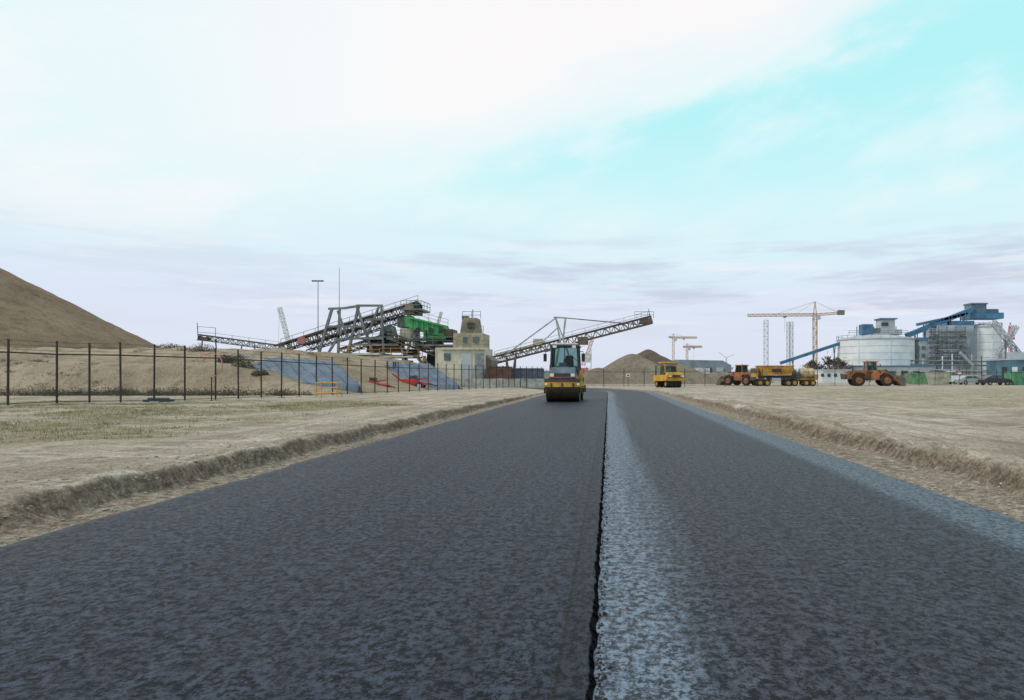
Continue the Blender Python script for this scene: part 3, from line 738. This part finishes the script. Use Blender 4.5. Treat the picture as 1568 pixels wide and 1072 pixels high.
def small_roller(name,loc,rz):
    b=B(name,Matrix.Translation(loc)@Matrix.Rotation(rz,4,'Z'))
    for k in range(4): b.wheel((-.82+k*.5,0,.45),.45,.42,(1,0,0))
    for k in range(4): b.wheel((-.75+k*.5,3.0,.45),.45,.42,(1,0,0))
    b.box((0,-.1,.98),(2.3,1.2,.35),yellow); b.box((0,1.5,1.1),(2.1,4.2,.7),yellow); b.box((0,-.35,1.5),(2.0,1.1,.55),yellow,top=(.9,.7)); b.box((0,-.93,1.35),(1.0,.05,.25),dark)
    for s in (-1,1): b.box((s*.8,-.95,1.3),(.22,.06,.16),lightm)
    b.box((.1,1.7,2.05),(1.5,1.5,.9),clear,top=(.92,.92))
    for x in (-.65,.85):
        for y in (.95,2.45): b.beam((x,y,1.4),(x,y,2.9),.09,yellow)
    b.box((.1,1.7,2.95),(1.8,1.9,.14),yellow); b.box((.1,1.7,1.6),(1.6,1.6,.2),dark)
    b.beam((-.9,3.2,1.4),(-.9,3.2,2.6),.12,dark)
    return b.done(None,.02)
small_roller('pneumatic_tyre_roller',((1031-932)/F*80,80,.05),math.radians(18))

def loader(name,loc,rz,s=1.0,mat=None):
    mat=mat or orange
    b=B(name,Matrix.Translation(loc)@Matrix.Rotation(rz,4,'Z')@Matrix.Scale(s,4))
    b.prof([(-3.9,1.0),(-3.9,1.75),(-3.6,2.15),(-.9,2.35),(-.9,1.0)][::-1],-.95,.95,mat)
    b.box((-3.98,0,1.3),(.25,2.3,.7),dark); b.prof([(-.9,.8),(-.9,1.95),(.9,1.95),(.9,.9)][::-1],-.85,.85,mat)
    for y in (-.97,.97):
        for k in range(6): b.box((-3.3+k*.3,y,1.75),(.08,.03,.4),dark)
    b.box((-.2,0,2.1),(1.7,1.6,.35),mat)
    P4=[(-.95,-.75),(.55,-.75),(.55,.75),(-.95,.75)]; T4=[(-.85,-.7),(.35,-.7),(.35,.7),(-.85,.7)]
    b.add([(x,y,2.25) for x,y in P4]+[(x,y,3.4) for x,y in T4],[(0,1,5,4),(1,2,6,5),(2,3,7,6),(3,0,4,7)],clear)
    for (x,y),(x2,y2) in zip(P4,T4): b.beam((x,y*1.02,2.2),(x2,y2*1.02,3.42),.14,mat)
    for y in (-.77,.77): b.beam((-.3,y,2.2),(-.3,y,3.4),.09,dark)
    b.box((-.3,0,2.6),(.5,.5,.7),black)
    b.box((-.25,0,3.48),(1.7,1.75,.16),mat); b.cyl((-.6,.3,3.55),(-.6,.3,3.75),.08,M('beacon_amber',(.9,.3,.02),.2))
    b.prof([(.8,.8),(.8,1.7),(1.3,2.2),(2.0,1.9),(2.3,.9)][::-1],-.5,.5,mat)
    for y in (-.62,.62):
        b.prof([(1.1,2.25),(1.3,2.35),(2.7,1.6),(3.6,.75),(3.5,.45),(2.5,1.15),(1.1,1.95)][::-1],y-.12,y+.12,mat)
        b.cyl((1.2,y*.6,1.3),(2.6,y*.6,1.25),.08,lgrey)
    b.prof([(1.6,2.3),(1.9,2.4),(3.1,1.7),(3.0,1.5)][::-1],-.12,.12,dark)
    pr=[(3.3,1.55),(3.15,1.2),(3.15,.7),(3.4,.3),(3.7,.12),(4.3,.08)]
    for (x0,z0),(x1,z1) in zip(pr[:-1],pr[1:]): b.beam((x0,0,z0),(x1,0,z1),2.9,rust,.09)
    for y in (-1.45,1.45): b.prof((pr+[(4.3,.2),(3.8,1.1)])[::-1],y-.03,y+.03,rust)
    for x in (-2.2,1.75):
        for y in (-1.15,1.15):
            b.wheel((x,y,.88),.88,.62,rim=orange)
            if x<0: b.prof([(x-1.0,1.5),(x-.7,1.95),(x+.7,1.95),(x+1.05,1.5),(x+1.0,1.45),(x+.65,1.85),(x-.65,1.85),(x-.95,1.45)][::-1],y-.3,y+.3,mat)
            else: b.prof([(x-.95,1.6),(x-.6,1.98),(x+.3,1.98),(x+.3,1.92),(x-.55,1.9),(x-.88,1.55)][::-1],y-.3,y+.3,mat)
    for s2 in (-1,1):
        b.beam((.5,s2*.75,3.2),(.75,s2*1.25,3.1),.05,dark); b.box((.78,s2*1.3,2.95),(.07,.22,.36),dark); b.box((.45,s2*.55,3.5),(.12,.2,.14),lightm)
    b.cyl((-2.6,.4,2.2),(-2.6,.4,2.95),.08,dark)
    b.beam((-1.0,-1.05,.6),(-1.0,-1.05,1.9),.08,dark); b.beam((-.5,-1.05,.6),(-.5,-1.05,1.9),.08,dark)
    for z in (.7,1.0,1.3): b.beam((-1.0,-1.05,z),(-.5,-1.05,z),.05,dark)
    return b.done(None,.025)
loader('wheel_loader',((1335-932)/F*95,95,.03),math.radians(-4),.96)
loader('wheel_loader.001',((1134-932)/F*101,101,.03),math.radians(180-50),.85)

d=94; X0=(1186-932)/F*d
b=B('hopper_truck',Matrix.Translation((X0,d,.03)))
b.prof([(-1.9,1.5),(-2.4,2.75),(2.4,2.75),(1.9,1.5)][::-1],-1.0,1.0,dyellow)
for k in range(9):
    t=-1+k/4; b.beam((t*1.9,-1.05,1.5),(t*2.36,-1.05,2.75),.09,dyellow)
for y in (-1.06,1.06): b.box((0,y,2.75),(4.9,.14,.12),dyellow); b.box((0,y,1.52),(4.1,.14,.12),dyellow)
for x in (-2.4,2.4): b.box((x,0,2.75),(.12,2.0,.12),dyellow)
b.box((0,-1.09,2.15),(1.3,.03,.42),M('dark_lettering_panel',(.05,.04,.03),.6))
b.box((.1,0,1.28),(5.8,1.0,.3),dark); b.box((-.1,0,1.0),(1.6,2.0,.5),dark)
b.box((-2.75,0,1.75),(.6,2.1,1.5),dyellow,top=(.75,.95)); b.box((-2.86,0,2.1),(.46,2.14,.5),glass); b.box((-2.95,0,1.0),(.4,2.1,.45),dark)
for x in (-2.2,-1.2,1.6,2.5):
    for y in (-.98,.98): b.wheel((x,y,.46),.46,.32,rim=dyellow)
b.box((1.9,-1.0,1.08),(2.2,.4,.06),dark); b.box((0,-1.0,.9),(1.2,.3,.4),lgrey); b.beam((2.6,0,1.2),(3.4,0,1.0),.14,dark)
b.done(None,.02)
X0=(1233-932)/F*d
b=B('bitumen_tank_trailer',Matrix.Translation((X0,d,.03)))
b.lathe((.25,0,1.75),(1,0,0),[(-.95,.001),(-.93,.5),(-.85,.64),(-.7,.7),(.7,.7),(.85,.64),(.93,.5),(.95,.001)],M('cream_tank_paint',(.50,.42,.28),.5,dirt=.5),24)
for x in (-.4,.25,.9): b.lathe((x,0,1.75),(1,0,0),[(-.04,.70),(-.04,.73),(.04,.73),(.04,.70)],dyellow,24)
b.cyl((.3,0,2.4),(.3,0,2.85),.22,dyellow,n=14); b.box((0,0,.95),(3.0,1.0,.2),dyellow); b.box((1.35,0,1.3),(.5,1.3,.7),dyellow); b.box((-1.1,0,1.35),(.7,1.3,.7),rust)
for x in (-.1,.8):
    for y in (-.8,.8): b.wheel((x,y,.45),.45,.28,rim=dyellow)
b.beam((-1.5,0,.95),(-2.0,0,.9),.12,dark); b.railing([(-.5,-.3,2.42),(1.0,-.3,2.42)],dark,.4,.04,.6)
b.done(None,.015)
def skip(name,px,d,L,mat,h=1.7):
    b=B(name,Matrix.Translation(((px-932)/F*d,d,.05)))
    b.prof([(-L/2+.5,.1),(-L/2,h),(L/2,h),(L/2-.5,.1)][::-1],-1.1,1.1,mat)
    for k in range(7):
        x=-L/2+.6+k*(L-1.2)/6; b.box((x,-1.13,h/2+.1),(.1,.08,h-.2),mat)
    for y in (-1.12,1.12): b.box((0,y,h),(L+.1,.14,.14),mat)
    b.prof([(-L/2+.3,h),(-L/4,h+.35),(L/6,h+.2),(L/2-.3,h)][::-1],-.9,.9,dark)
    return b.done(None,.02)
skip('green_skip_container',1412,108,4.6,M('light_green_paint',(.16,.34,.18),.6,dirt=.4),1.7)
skip('green_skip_container.001',1437,103,3,M('cream_paint',(.45,.45,.36),.6),1.9)
def car(name,px,d,rz,mat,van=False):
    b=B(name,Matrix.Translation(((px-932)/F*d,d,.03))@Matrix.Rotation(rz,4,'Z'))
    if van:
        body=[(-2.5,.4),(-2.55,1.0),(-2.45,2.1),(-2.2,2.3),(1.2,2.3),(1.9,1.5),(2.5,1.25),(2.6,.4)]
        win=[(.6,1.5),(.6,2.1),(1.2,2.1),(1.7,1.5)]
    else:
        body=[(-2.2,.35),(-2.25,.8),(-2.0,1.05),(-1.5,1.3),(-1.0,1.47),(.2,1.47),(1.0,1.02),(1.9,.88),(2.2,.7),(2.2,.35)]
        win=[(-1.5,1.03),(-1.15,1.36),(.15,1.38),(.8,1.03)]
    b.prof(body[::-1],-.86,.86,mat)
    for y0,y1 in ((-.875,-.862),(.862,.875)): b.prof(win[::-1],y0,y1,glass)
    if not van: b.box((-.3,-.88,1.2),(.06,.03,.34),mat)
    for x in (-1.4,1.35):
        for y in (-.8,.8):
            b.wheel((x,y,.33),.33,.2,rim=lgrey); 
    b.box((2.2,-.6,.75),(.08,.35,.14),lightm); b.box((2.2,.6,.75),(.08,.35,.14),lightm); b.box((-2.24,-.65,.85),(.06,.3,.14),red)
    return b.done(None,.05)
car('parked_car',1524,103,math.radians(6),navy); car('parked_van',1447,118,math.radians(3),white,True); car('parked_car.001',1488,112,0,M('silver_car_paint',(.4,.42,.44),.3))
container('shipping_container.003',1566,0,104,4,2.0,M('bright_green_container',(.10,.32,.17),.6,dirt=.3))

# ---------------------------------------------------------------- buildings right
D=250.
def silo(b,cx,d,r,zt,ribs,roofh):
    b.lathe((cx,d,0),(0,0,1),[(0,r),(zt,r)],white,56); b.lathe((cx,d,0),(0,0,1),[(zt,r+.3),(zt+.5,r+.3),(zt+.6,r),(zt+roofh,r*.2),(zt+roofh,.01)],lgrey,56)
    for k in range(ribs):
        z=(k+1)*zt/(ribs+1); b.lathe((cx,d,z),(0,0,1),[(-.06,r),(-.06,r+.07),(.06,r+.07),(.06,r)],lgrey,56)
    for k in range(56):
        a=k/56*6.283
        if k%7==0: b.beam((cx+math.cos(a)*(r+.1),d+math.sin(a)*(r+.1),0),(cx+math.cos(a)*(r+.1),d+math.sin(a)*(r+.1),zt),.2,white)
        if k%2==0: b.beam((cx+math.cos(a)*(r+.2),d+math.sin(a)*(r+.2),zt+.4),(cx+math.cos(a)*(r+.2),d+math.sin(a)*(r+.2),zt+1.5),.1,blue)
    b.lathe((cx,d,zt+1.5),(0,0,1),[(0,r+.15),(.12,r+.2),(.12,r+.1)],blue,56)
e=empty('storage_silo'); b=B('silo_shell'); c=W(1340,577,D)
silo(b,c.x,D,13.2,14.5,5,2.5); b.done(e)
b=B('roof_machinery')
pbox(1345,489,1366,512,0,5,lgrey); pbox(1343,488,1369,490,0,6,blue); pbox(1318,497,1334,512,-2,4,blue); pbox(1334,503,1345,512,0,4,steel); pbox(1366,505,1378,513,0,4,lgrey); pbox(1350,494,1360,499,-2.6,.3,dark)
for x in (1312,1325,1338,1372): b.beam(p(x,514,0),p(x,500,0),.25,blue)
b.railing([p(1300,512,-6),p(1390,512,-6)],steel,1.3,.12,3)
b.done(e)
e=empty('storage_silo.001'); b=B('silo_shell'); c=W(1505,577,D+5); silo(b,c.x,D+5,6.1,19.5,6,1.6); b.done(e)
b=B('roof_machinery'); pbox(1479,480,1529,489,5,7,blue); pbox(1482,466,1505,480,5,5,M('slate_blue_cladding',(.12,.2,.28),.6)); pbox(1481,465,1506,467,5,6,steel); pbox(1508,474,1524,480,5,4,blue); pbox(1489,470,1495,476,2.3,.3,glass); b.railing([p(1479,480,1.4),p(1529,480,1.4)],steel,1.3,.12,3); b.done(e)
b=B('blue_conveyor_gallery')
def gallery(a,c,h=1.9,w=2.4):
    A=p(*a);C=p(*c); b.beam(A,C,w,blue,h)
    n=int((C-A).length/3)
    for k in range(n+1):
        q=A.lerp(C,k/n); b.beam(q+Vector((0,-w/2-.05,-h/2)),q+Vector((0,-w/2-.05,h/2)),.2,blue)
    for t in (.15,.4,.65,.9):
        q=A.lerp(C,t)
        if q.z>4:
            for s in (-1,1): b.beam(q+Vector((0,s*1,-h/2)),(q.x+s*1.3,q.y+s,0),.3,steel)
            b.beam((q.x-.7,q.y-1,q.z*.5),(q.x+.7,q.y+1,q.z*.5),.25,steel)
gallery((1195,556),(1322,514),1.1,1.8); gallery((1388,514),(1488,474),1.7); gallery((1405,497),(1480,481),1.0)
b.done()
e=empty('process_tower_building'); b=B('walls'); pbox(1424,500,1478,590,4,12,M('grey_blue_cladding',(.36,.40,.46),.6,scale=.2)); pbox(1446,493,1480,500,4,11,blue); pbox(1398,522,1424,590,3,10,lgrey); pbox(1396,518,1426,522,3,11,blue); b.done(e)
b=B('steel_floors')
for y in (508,516,524,532,540,548,556): b.beam(p(1422,y,-2.6),p(1480,y,-2.6),.35,steel); b.railing([p(1422,y,-2.9),p(1480,y,-2.9)],lgrey,1.1,.12,2.5)
for x in (1424,1437,1450,1464,1478): b.beam(p(x,500,-2.7),(p(x,0).x,D-2.7,0),.35,steel)
for k in range(6):
    y=508+k*8; b.beam(p(1424+(k%2)*26,y+8,-3),p(1450-(k%2)*26+0,y,-3),.25,steel); b.beam(p(1478-(k%2)*20,y+8,-3),p(1458+(k%2)*20,y,-3),.22,steel)
for x,y in ((1430,511),(1443,519),(1468,527),(1432,535),(1455,543),(1470,511),(1456,527)): pbox(x,y,x+8,y+4,-2.35,.3,dark)
for x,y in ((1403,530),(1412,530),(1403,542),(1412,542)): pbox(x,y,x+5,y+5,-2.15,.3,glass)
b.done(e)
e=empty('low_industrial_building'); b=B('walls'); pbox(1283,562,1420,592,-22,10,lgrey); pbox(1283,560,1420,562,-22,10.6,blue); b.done(e)
b=B('doors_and_windows')
for k in range(7): pbox(1290+k*18,568,1300+k*18,592 if k%2 else 576,-27.05,.2,dark if k%2 else glass)
b.done(e)
e=empty('warehouse'); D=230.
b=B('walls'); A=p(1008,553);C=p(1120,553); b.prof([(A.x,0),(A.x,A.z-.8),(A.x+6,A.z+.5),(C.x-3,A.z+.2),(C.x,A.z-1.4),(C.x,0)][::-1],D,D+30,M('slate_roof_cladding',(.20,.25,.29),.6,scale=.2)); b.done(e)
b=B('doors_and_windows')
for k in range(6): pbox(1012+k*17,563,1022+k*17,590,-.1,.2,lgrey if k%2 else dark)
b.done(e)
e=empty('site_office_building'); D=150.
b=B('walls'); pbox(1094,569,1112,595,0,6,lgrey); pbox(1112,571,1150,595,0,6,white); pbox(1050,572,1092,595,2,6,M('brown_cladding',(.24,.2,.16),.7)); pbox(1068,564,1084,572,2,6,whitew); b.done(e)
b=B('doors_and_windows')
for x in (1098,1117,1127,1137,1060,1074): pbox(x,575,x+5,580,-3.05,.1,glass)
b.box(p(1131,570.5,0),(5.8,6.4,.25),steel); b.done(e)
e=empty('site_office_building.001'); b=B('walls'); pbox(1252,567,1296,595,0,7,white); pbox(1150,566,1180,595,3,7,M('beige_wall',(.42,.38,.3),.7)); b.done(e)
b=B('doors_and_windows')
for x in (1257,1267,1277,1287): pbox(x,572,x+5,577,-3.55,.1,glass)
b.box(p(1274,566.6,0),(6.5,7.4,.2),lgrey); b.done(e)
D=230.
e=empty('factory_building'); b=B('walls'); pbox(1528,552,1600,595,0,14,M('teal_blue_cladding',(.10,.20,.28),.6,scale=.2)); pbox(1535,540,1560,552,2,8,lgrey); b.done(e)
b=B('roof_edge_and_doors'); pbox(1527,550,1601,552,0,14.6,lgrey); 
for k in range(4): pbox(1534+k*16,562,1542+k*16,595,-7.1,.2,white if k%2 else dark)
b.done(e)
b=B('ship_loader_conveyor'); b.truss(p(1520,492),p(1562,545),1.6,1.4,14,lgrey,.25); b.truss(p(1528,545,3),p(1556,500,3),1.6,1.4,12,hazeg,.25); b.beam(p(1540,515),p(1540,590),.5,steel); b.beam(p(1556,530),p(1556,590),.5,steel); b.done()
b=B('process_pipework'); D=240.
for k in range(9):
    x=1398+k*15; b.beam(p(x,548+random.uniform(-8,6)),(p(x,0).x,D,0),.3,random.choice([steel,lgrey,white]))
for y in (552,558,566): b.cyl(p(1380,y),p(1530,y+2),.25,random.choice([lgrey,steel]),n=8)
b.cyl(p(1470,540),p(1490,560),.5,lgrey); b.cyl(p(1530,548),p(1530,585),1.1,white,n=16); b.cyl(p(1520,552),p(1520,585),.9,white,n=16)
b.done()
b=B('site_fence_panels'); D=120.
for k in range(10):
    x=p(1385+k*14,0).x; b.box((x,D,.9),(1.5,.06,1.6),random.choice([concrete,lgrey,steel,M('tan_board',(.35,.3,.2),.8)])); b.cyl((x-.75,D,0),(x-.75,D,1.8),.04,steel)
b.done()
b=B('traffic_sign'); q=W(1469,577,108); b.cyl((q.x,108,0),(q.x,108,2.4),.06,steel); b.box((q.x,108,1.9),(.9,.08,.7),red); b.box((q.x,107.94,1.9),(.6,.02,.4),white); b.done()
b=B('warning_sign'); q=W(962,578,87.5); b.box((q.x,87.9,1.5),(.5,.03,.4),white); b.box((q.x,87.87,1.5),(.3,.02,.2),red); b.cyl((q.x,88,0),(q.x,88,1.5),.03,fencem); b.done()

# ---------------------------------------------------------------- cranes
def towercrane(name,d,mx,ytop,ybase,jl,jr,yj,mat,w=1.8,cw=True,tie=True):
    b=B(name); A=W(mx,ybase,d);A.z=0; T=W(mx,yj,d)
    n=int(T.z/2.2); b.truss(A,T,w,w,n,mat,.26)
    L=W(jl[0],jl[1],d);R=W(jr[0],jr[1],d); 
    b.truss(T,L,1.3,1.3,26,mat,.2); b.truss(T,R,1.3,1.1,10,mat,.2)
    ap=W(mx,ytop,d); b.beam(T+Vector((-.8,0,0)),ap,.35,mat); b.beam(T+Vector((.8,0,0)),ap,.35,mat)
    if tie: b.beam(ap,T.lerp(L,.62),.14,mat); b.beam(ap,T.lerp(L,.3),.12,mat); b.beam(ap,T.lerp(R,.85),.14,mat)
    if cw: b.box(T.lerp(R,.9)+Vector((0,0,.2)),(3.2,2.2,2.4),steel)
    b.box(T+Vector((1.4,-1,-1.4)),(1.8,1.8,2.2),lgrey); b.box((A.x,d,.8),(5,5,1.6),concrete)
    tr=T.lerp(L,.45); b.box(tr-Vector((0,0,1)),(1.4,1.2,.6),dark); b.beam(tr-Vector((0,0,1)),tr-Vector((0,0,9)),.08,dark)
    return b.done()
towercrane('tower_crane',350,1248,462,560,(1145,483),(1292,479),482,craney)
cfar=M('hazed_crane_paint',(.55,.40,.30),.7,dirt=0,var=.1)  # distance haze put into the colour, paler than the nearer crane's paint
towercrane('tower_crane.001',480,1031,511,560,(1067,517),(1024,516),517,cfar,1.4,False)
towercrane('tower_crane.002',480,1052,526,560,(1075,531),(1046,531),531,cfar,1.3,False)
towercrane('tower_crane.003',480,1547,494,560,(1552,520),(1543,520),500,pink,1.5,False,False)
b=B('jack_up_platform_legs')
for x,y0,w in ((1173,490,2.8),(1207,493,2.0),(1212,493,2.0)):
    A=W(x,560,480);A.z=0; T=W(x,y0,480); b.truss(A,T,w,w,18,hazeg,.22)
b.done()
b=B('wind_turbine'); q=W(1112,548,900); b.cyl((q.x,900,0),q,1.6,whitew,1.0)
for k in range(3):
    a=.4+k*2.094; b.beam(q,q+Vector((math.cos(a)*12,0,math.sin(a)*12)),.8,whitew)
b.done()
twig=M('bare_twigs',(.11,.085,.07),.9)
it=[]
for i in range(130):
    x=random.uniform(-260,260); y=random.uniform(300,330); it.append((x,y,0,random.uniform(3,6),random.uniform(3,6.5),60))
bush('distant_trees',it,twig,1.1)
def tree(name,x,y,h,seed):
    random.seed(seed); b=B(name)
    def br(a,d,l,r,k):
        c=a+d*l; b.cyl(a,c,r,twig,r*.65,n=5,cap=False)
        if k==0: return
        for i in range(random.choice((3,4)) if k>1 else 6):
            dd=(d+Vector((random.gauss(0,.45),random.gauss(0,.45),random.gauss(.12,.25)))).normalized()
            br(a+d*l*random.uniform(.55,1),dd,l*random.uniform(.55,.8),max(r*.6,.05),k-1)
    br(Vector((x,y,0)),Vector((0,0,1)),h*.28,h*.022,5); return b.done()
tree('bare_tree',W(1272,577,215).x,215,11.5,3); tree('bare_tree.001',W(1287,577,220).x,220,10.5,5); tree('bare_tree.002',W(1255,577,218).x,218,9.5,8); tree('bare_tree.003',W(1240,577,221).x,221,9,9)
random.seed(11)
it=[(W(px,577,205).x+random.uniform(-1,1),205,0,2.4,4+5*max(0,1-abs(px-1272)/45)*random.uniform(.8,1.1),320) for px in range(1200,1306,5)]
bush('shrubs_row',it,twig,.45)
b=B('yard_material_stack'); 
for k in range(16):
    x=random.uniform(W(660,0,92).x,W(760,0,92).x); b.box((x,92+random.uniform(-1,1),.5),(random.uniform(.6,1.6),.8,random.uniform(.5,1.1)),random.choice([rust,white,steel,concrete,dark]),top=(.9,.9))
b.done()
# ---------------------------------------------------------------- sky
w=bpy.data.worlds.new('World'); scene.world=w; w.use_nodes=True; nt=w.node_tree
bg=nt.nodes['Background']; tc=nn(nt,'ShaderNodeTexCoord').outputs['Generated']
se,sr=math.radians(46),math.radians(-110)
sky=nn(nt,'ShaderNodeTexSky',sky_type='NISHITA'); sky.sun_disc=False; sky.sun_elevation=se; sky.sun_rotation=sr; sky.air_density=1.2; sky.dust_density=2
sx=nn(nt,'ShaderNodeSeparateXYZ'); nt.links.new(tc,sx.inputs[0]); X,Y,Zz=sx.outputs
hor=mth(nt,'SQRT',mth(nt,'ADD',mth(nt,'MULTIPLY',X,X),mth(nt,'MULTIPLY',Y,Y)))
v=mth(nt,'DIVIDE',Zz,mth(nt,'MAXIMUM',hor,.02)); az=mth(nt,'ARCTAN2',X,Y)
rp=nn(nt,'ShaderNodeValToRGB'); nt.links.new(mth(nt,'MULTIPLY',v,1/.7),rp.inputs[0])
cr=rp.color_ramp
stops=[(0,(.72,.77,.90)),(.07,(.74,.80,.93)),(.15,(.74,.81,.95)),(.24,(.74,.90,.98)),(.36,(.78,.97,1.0)),(.6,(.82,.98,1)),(1,(.75,.93,1))]
cr.elements[0].position=0; cr.elements[0].color=(*stops[0][1],1); cr.elements[1].position=1; cr.elements[1].color=(*stops[-1][1],1)
for q,c in stops[1:-1]:
    el=cr.elements.new(q); el.color=(*c,1)
cv=nn(nt,'ShaderNodeCombineXYZ'); nt.links.new(az,cv.inputs[0]); nt.links.new(v,cv.inputs[1]); cvo=cv.outputs[0]
mp=nn(nt,'ShaderNodeMapping'); nt.links.new(cvo,mp.inputs[0]); mp.inputs['Rotation'].default_value=(0,0,math.radians(-17)); cvr=mp.outputs[0]
nA=noise(nt,cvr,2.2,6,.55,(1,3.0,1)); nB=noise(nt,cvr,4,6,.55,(1,2.2,1)); nC=noise(nt,cvo,3,6,.6,(1,8,1))
col=rp.outputs[0]
line=mth(nt,'SUBTRACT',mth(nt,'ADD',.395,mth(nt,'MULTIPLY',az,.33)),v)
wob=mth(nt,'MULTIPLY',mth(nt,'SUBTRACT',nA,.5),.26)
c1=sstep(nt,mth(nt,'ADD',line,wob),-.01,.055); c2=sstep(nt,mth(nt,'ADD',v,wob),.10,.40); c3=sstep(nt,az,-.45,-.05)
cy=mth(nt,'MULTIPLY',mth(nt,'MULTIPLY',c1,c2),c3)
cy=mth(nt,'MULTIPLY',cy,mth(nt,'SUBTRACT',1,mth(nt,'MULTIPLY',sstep(nt,nB,.46,.68),.75)))
col=mixc(nt,cy,col,(.48,.93,.97))
up=sstep(nt,mth(nt,'SUBTRACT',mth(nt,'MULTIPLY',line,-1),wob),-.04,.10)
sidef=sstep(nt,az,-.75,-.2)
wm=mth(nt,'MULTIPLY',up,mth(nt,'ADD',.15,mth(nt,'MULTIPLY',sidef,.85)))
wn=mth(nt,'MULTIPLY',sstep(nt,nA,.44,.66),mth(nt,'MULTIPLY',sstep(nt,v,.12,.24),.75))
wm=mth(nt,'MAXIMUM',wm,wn)
wm=mth(nt,'MULTIPLY',wm,mth(nt,'SUBTRACT',1,mth(nt,'MULTIPLY',cy,.8)))
col=mixc(nt,wm,col,(1.0,.98,.985))
lo=mth(nt,'MULTIPLY',sstep(nt,v,.04,.10),mth(nt,'SUBTRACT',1,sstep(nt,v,.15,.23)))
gl=mth(nt,'MULTIPLY',mth(nt,'MULTIPLY',lo,sstep(nt,nC,.45,.62)),mth(nt,'ADD',.35,mth(nt,'MULTIPLY',sstep(nt,az,-.4,-.1),.65)))
col=mixc(nt,mth(nt,'MULTIPLY',gl,.8),col,(.59,.63,.77))
wl=mth(nt,'MULTIPLY',mth(nt,'MULTIPLY',lo,sstep(nt,noise(nt,cvo,4,6,.6,(1,9,1)),.52,.66)),.6)
col=mixc(nt,wl,col,(.90,.91,.97))
vm=nn(nt,'ShaderNodeVectorMath',operation='SCALE'); nt.links.new(col,vm.inputs[0]); vm.inputs['Scale'].default_value=10
fin=mixc(nt,.05,vm.outputs[0],sky.outputs[0])
nt.links.new(fin,bg.inputs['Color']); bg.inputs['Strength'].default_value=.1
sun=bpy.data.lights.new('sun','SUN'); sun.energy=1.5; sun.angle=math.radians(10); sun.color=(1,.93,.84)
so=bpy.data.objects.new('sun',sun); scene.collection.objects.link(so)
dirv=Vector((math.sin(sr)*math.cos(se),math.cos(sr)*math.cos(se),math.sin(se)))
so.rotation_euler=dirv.to_track_quat('Z','Y').to_euler(); so.location=(0,0,50)
# ---------------------------------------------------------------- camera
cam=bpy.data.cameras.new('camera'); co=bpy.data.objects.new('camera',cam); scene.collection.objects.link(co)
co.location=(0,0,H); co.rotation_euler=(math.radians(90),0,0)
cam.sensor_width=36; cam.lens=36*F/1568; cam.shift_x=-148/1568; cam.shift_y=41/1568; cam.clip_end=10000; cam.clip_start=.05
scene.camera=co
